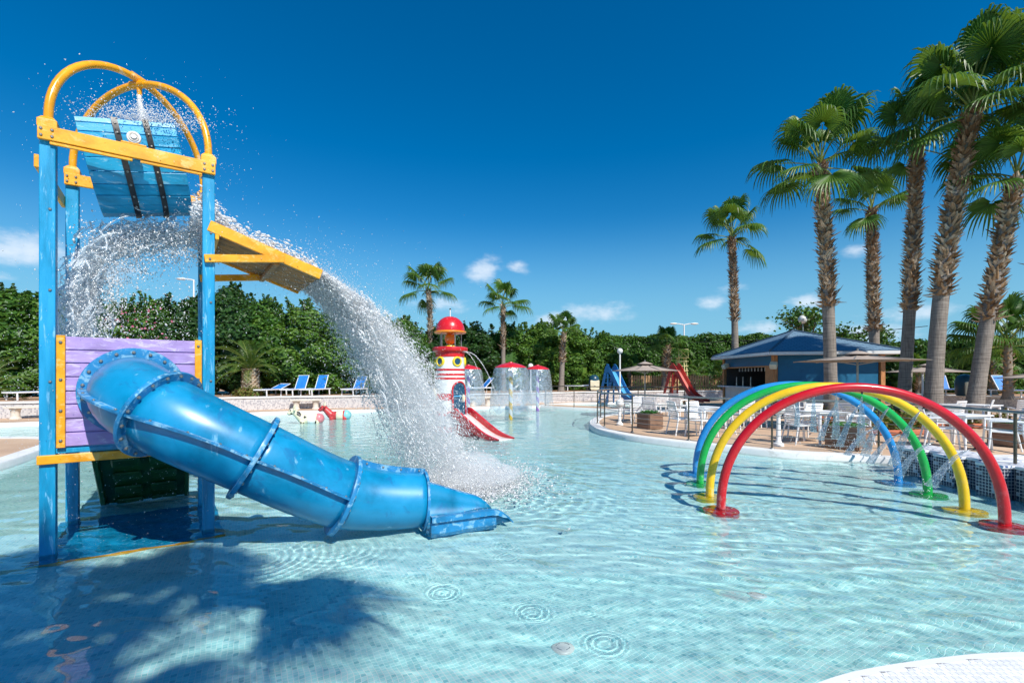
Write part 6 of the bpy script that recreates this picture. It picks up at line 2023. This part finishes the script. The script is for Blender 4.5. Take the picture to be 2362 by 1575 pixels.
# fine mist that hangs in the fall and over the place where it lands
rows = []
for i in range(15):
    q_ = .02 + .66 * i / 14; vs_ = 3.05
    c_ = T(SIDE + 1.08, SIDE / 2 - .06, 2.95) + U * (vs_ * q_) + UZ * (-1.05 * q_ - 4.905 * q_ * q_)
    d_v = (U * vs_ + UZ * (-1.05 - 9.81 * q_)).normalized(); nrm_ = V.cross(d_v).normalized()
    hw_ = (SIDE / 2 + .02 + .10 * q_) * (1 if 0 < i < 14 else .02); hn_ = (.06 + .60 * q_) * (1 if 0 < i < 14 else .02)
    rows.append([c_ + V * (hw_ * math.cos(a_)) + nrm_ * (hn_ * math.sin(a_)) for a_ in np.linspace(0, 2 * PI, 25)[:-1]])
mo = MB().grid(rows, True).build('fall_haze', MIST, fw, smooth=80); mo['kind'] = 'stuff'; mo['nocaustic'] = 1
# --- burst where it lands
n = 36000
land = np.array([-.70, 7.3, 0])
t = rgs.random(n) ** .8 * .55
az_ = rgs.uniform(0, 2 * PI, n); sp_ = np.abs(rgs.normal(0, .95, n))
v0 = np.stack([np.cos(az_) * sp_ + .45, np.sin(az_) * sp_ - .1, np.abs(rgs.normal(.75, .85, n))], 1)
p0 = land + np.concatenate([rgs.normal(size=(n, 2)) * np.array([.30, .34]), np.zeros((n, 1))], 1)
p0 = p0 + np.outer(rgs.normal(.05, .32, n), un)
P1 = p0 + v0 * t[:, None] + .5 * g_ * (t ** 2)[:, None]; k = P1[:, 2] > .0
P1, V1 = P1[k], (v0 + g_ * t[:, None])[k]
R1 = .0035 * 4.2 ** (rgs.random(len(P1)) ** 2)
drops('splash_burst', P1, R1, V1, FOAM, 1.0, 'white burst of foam where the waterfall hits the pool', 'water splash', fine=True)
mo2 = MB().ellipsoid((land[0] + .1, land[1] - .05, .16), (.74, .70, .16), 24, 12).ellipsoid((land[0] + .12, land[1] - .05, .26), (.44, .44, .24), 20, 10).build('splash_haze', MIST2, bpy.data.objects['splash_burst'], smooth=80); mo2['kind'] = 'stuff'; mo2['nocaustic'] = 1
n = 16000
rr_ = np.abs(rgs.normal(0, .46, n)); aa = rgs.uniform(0, 2 * PI, n)
Pf = np.stack([land[0] + np.cos(aa) * rr_ * 1.15 + .12, land[1] + np.sin(aa) * rr_ * 1.3 - .1, np.full(n, .012)], 1)
drops('surface_foam', Pf, .007 * 4 ** (rgs.random(n) ** 2), rgs.normal(size=(n, 3)), FOAM, .3, 'patch of white foam floating under the waterfall', 'foam', flat=.012, fine=True)
# --- water thrown back inside the tower: strands and sheets
def smooth_path(f):
    s = np.interp(f, [0, .22, .45, .65, .8, 1], [1.22, .92, .48, .22, .12, .10])
    z = np.interp(f, [0, .22, .45, .65, .8, 1], [3.30, 3.36, 3.24, 2.92, 2.55, 1.98])
    return s, z
lig = MB(); lr_ = random.Random(12)
for i in range(230):
    f0 = lr_.random() ** .8 * .95; ln = lr_.uniform(.05, .20)
    w = lr_.gauss(.72, .16); off = lr_.gauss(0, .10); oz = lr_.gauss(0, .10)
    pts = []; ph = [lr_.uniform(0, 6.28) for _ in range(4)]; m = 9; fr_ = lr_.uniform(8, 22)
    for k in range(m):
        f = min(1, f0 + ln * k / (m - 1))
        s, z = smooth_path(f)
        q_ = k / (m - 1) * ln * fr_
        pts.append(T(s + off + .05 * math.sin(q_ * 3 + ph[0]), w + .07 * math.sin(q_ * 2.3 + ph[1]), z + oz + .055 * math.sin(q_ * 2.7 + ph[2])))
    r0_ = lr_.uniform(.005, .016)
    lig.tube(pts, [r0_ * (.5 + .5 * math.sin(PI * (k + .5) / m)) * (1 + .45 * math.sin(k * 1.9 + ph[3])) for k in range(m)], 6)
# torn sheets between the strands
sheet_rows = []
NF, NW = 120, 64
for i in range(NF):
    f = i / (NF - 1); s, z = smooth_path(f)
    row = []
    for j in range(NW):
        w = .42 + .62 * j / (NW - 1)
        nz = .05 * math.sin(9 * f * 3 + j * .21) + .04 * math.sin(j * .55 + f * 31) + .03 * math.sin(j * 1.3 - f * 47)
        row.append((s + nz * 1.3 - .06 * math.sin(j * .17), w + .03 * math.sin(f * 40 + j * .3), z + nz + .05 * math.sin(j * .23 + f * 14)))
    sheet_rows.append(row)
from mathutils import noise as mnoise
sv = [T(*q_) for r_ in sheet_rows for q_ in r_]; sf = []
for i in range(NF - 1):
    for j in range(NW - 1):
        q_ = Vector((i * .075, j * .085, 3.3))
        val = mnoise.noise(q_) + .55 * mnoise.noise(q_ * 2.3) + .3 * mnoise.noise(q_ * 5.1)
        if val > .10 + .25 * abs(j / NW - .5): sf.append((i * NW + j, i * NW + j + 1, (i + 1) * NW + j + 1, (i + 1) * NW + j))
lo = lig.build('back_splash', LIGAMENT, smooth=80)
tag(lo, 'clear torn strands of water thrown back inside the tower', 'water', kind='stuff'); lo['nocaustic'] = 1
md = lo.modifiers.new('fluid', 'REMESH'); md.mode = 'VOXEL'; md.voxel_size = .0085; md.use_smooth_shade = True
sh = MB().add(sv, sf).build('torn_sheet', LIGAMENT, lo, smooth=80, solid=.006); sh['nocaustic'] = 1; sh['kind'] = 'stuff'
rows = []
for i in range(13):
    f = .04 + .94 * i / 12; s, z = smooth_path(f); k_ = 1 if 0 < i < 12 else .03
    s2, z2 = smooth_path(min(1, f + .05)); s1, z1 = smooth_path(max(0, f - .05))
    dv_ = (T(s2, .72, z2) - T(s1, .72, z1)).normalized(); nn_ = V.cross(dv_).normalized()
    rows.append([T(s, .72, z - .04) + V * (.30 * k_ * math.cos(a_)) + nn_ * (.15 * k_ * math.sin(a_)) for a_ in np.linspace(0, 2 * PI, 21)[:-1]])
mo3 = MB().grid(rows, True).build('splash_haze', MIST, lo, smooth=80); mo3['kind'] = 'stuff'; mo3['nocaustic'] = 1
n_c, per = 760, 22
f = rgs.random(n_c) ** .75; s_, z_ = smooth_path(f)
cc = Tn(s_ + rgs.normal(0, .11, n_c) + .14 * rgs.random(n_c), rgs.normal(.72, .19, n_c), z_ + rgs.normal(0, .09, n_c) - .28 * rgs.random(n_c) ** 2)
cc = np.repeat(cc, per, 0) + rgs.normal(size=(n_c * per, 3)) * .042
fp = rgs.random(2500)
extra = Tn(rgs.uniform(.1, 1.1, 2500), rgs.normal(.7, .25, 2500), 1.2 + 2.2 * fp)
PB = np.concatenate([cc, extra])
drops('splash_drops', PB, .0028 * 4.2 ** (rgs.random(len(PB)) ** 2.4), np.tile([[.1, 0, -1.0]], (len(PB), 1)) + rgs.normal(size=(len(PB), 3)) * .5, SPRAY, 1.2, None, None, lo)
# --- jet from the hoops onto the bucket
j0 = cen + UZ * (rad - .17); j1 = B(.14, -.40, .26)
jp = [j0.lerp(j1, k / 11) + Vector((.010 * math.sin(k * 1.7), .010 * math.cos(k * 2.1), 0)) for k in range(12)]
jo = MB().tube(jp, [.016 + .006 * math.sin(k * 2.3) + .001 * k for k in range(12)], 8).build('filling_jet', SPRAY, smooth=80)
tag(jo, 'thin jet of water falling from the hoops onto the bucket', 'water jet', kind='stuff'); jo['nocaustic'] = 1
n = 3200
q_ = np.array(tuple(j1))
P1 = q_ + np.stack([rgs.normal(0, .30, n), rgs.normal(0, .14, n), np.abs(rgs.normal(0, .06, n)) * (1 + (rgs.random(n) < .15) * 2)], 1)
tt = rgs.random((900, 1)); Pj = np.array(tuple(j0)) * (1 - tt) + np.array(tuple(j1)) * tt + rgs.normal(size=(900, 3)) * (.008 + .03 * tt ** 2)
P1 = np.concatenate([P1, Pj])
drops('jet_drops', P1, .003 * 3 ** (rgs.random(len(P1)) ** 2), rgs.normal(size=(len(P1), 3)), SPRAY, .6, None, None, jo)
# --- jets of the arches
arch_things = {a_[0]: o for a_, o in zip(ARCH, [o for o in C.objects if o.name.startswith('water_arch')])}
for (p, inward, d, nm, th) in jets_at:
    t_ = arch_things[nm]
    base_v = inward * 1.6
    if abs(th - R(93)) < .01 or abs(th - R(68)) < .01: base_v = Vector((inward.x * .4, inward.y * .4, -1.0))
    rows = []
    for i in range(7):
        tm_ = .015 + i * .042
        row = []
        for j in range(9):
            a_ = (j / 8 - .5) * .5
            v = base_v.copy(); v.rotate(Quaternion(d.cross(UZ), 0)); v = v + d.cross(UZ) * (a_ * 1.1) + d * (a_ * .35)
            row.append(p + v * tm_ + Vector((0, 0, -4.9 * tm_ * tm_)) + Vector((0, 0, .006 * math.sin(j * 2.1 + i))))
        rows.append(row)
    jo_ = MB().grid(rows).build('water_jet', JET, t_, smooth=80, solid=.003); jo_['nocaustic'] = 1
    m = 130
    tm_ = rgs.uniform(.15, .55, m)
    vv_ = np.array(tuple(base_v)) + rgs.normal(size=(m, 3)) * np.array([.22, .30, .15])
    P1 = np.array(tuple(p)) + vv_ * tm_[:, None] + .5 * g_ * (tm_ ** 2)[:, None]
    k = P1[:, 2] > .01
    if k.sum() > 5: drops('jet_drops', P1[k], .003 * 2 ** rgs.random(int(k.sum())), (vv_ + g_ * tm_[:, None])[k], SPRAY, 1.5, None, None, t_)
# --- drops below the mushroom curtains and the lighthouse jets
for o, cpos, capr in zip([o for o in C.objects if o.name.startswith('water_mushroom')], (M1, M2, M3), (.60, .55, .58)):
    n = 2600
    f = rgs.random(n) ** .7; z = 1.98 - f * 1.95
    r_ = capr * (1 + .36 * np.sqrt(f)) + rgs.normal(0, .012 + .05 * f ** 2, n); a_ = rgs.uniform(0, 2 * PI, n)
    P1 = np.stack([cpos.x + np.cos(a_) * r_, cpos.y + np.sin(a_) * r_, z], 1)
    drops('curtain_drops', P1, .0035 * 3 ** (rgs.random(n) ** 2) * (.4 + .9 * f), np.tile([[0, 0, -1.0]], (n, 1)), SPRAY, 2.2, None, None, o, fine=True)
    n = 900
    r_ = capr * 1.37 + rgs.normal(0, .07, n); a_ = rgs.uniform(0, 2 * PI, n)
    P1 = np.stack([cpos.x + np.cos(a_) * r_, cpos.y + np.sin(a_) * r_, np.full(n, .012)], 1)
    drops('curtain_foam', P1, .008 * 3 ** (rgs.random(n) ** 2), rgs.normal(size=(n, 3)), FOAM, .3, None, None, o, flat=.012, fine=True)
P_, V_ = [], []
for deg, sp_ in ((72, 1.9), (60, 1.5), (100, 1.7), (-75, 1.5)):
    a_ = R(deg); out = np.array([math.sin(a_), -math.cos(a_), 0]); st_ = np.array(tuple(LH + UZ * 2.36)) + out * .42
    t = np.linspace(0, .62, 150) + rgs.normal(0, .003, 150)
    v0 = out * sp_ + np.array([0, 0, .45])
    P_.append(st_ + v0 * t[:, None] + .5 * g_ * (t ** 2)[:, None] + rgs.normal(size=(150, 3)) * .006); V_.append(v0 + g_ * t[:, None])
drops('lighthouse_jet', np.concatenate(P_), np.full(600, .008), np.concatenate(V_), FOAM, 1.5, None, None, lh)

# everything that can stand in or under water takes the sun that the water surface bends
for o in list(C.objects):
    if o.type == 'MESH' and o is not water and not o.get('nocaustic'):
        o.cycles.is_caustics_receiver = True
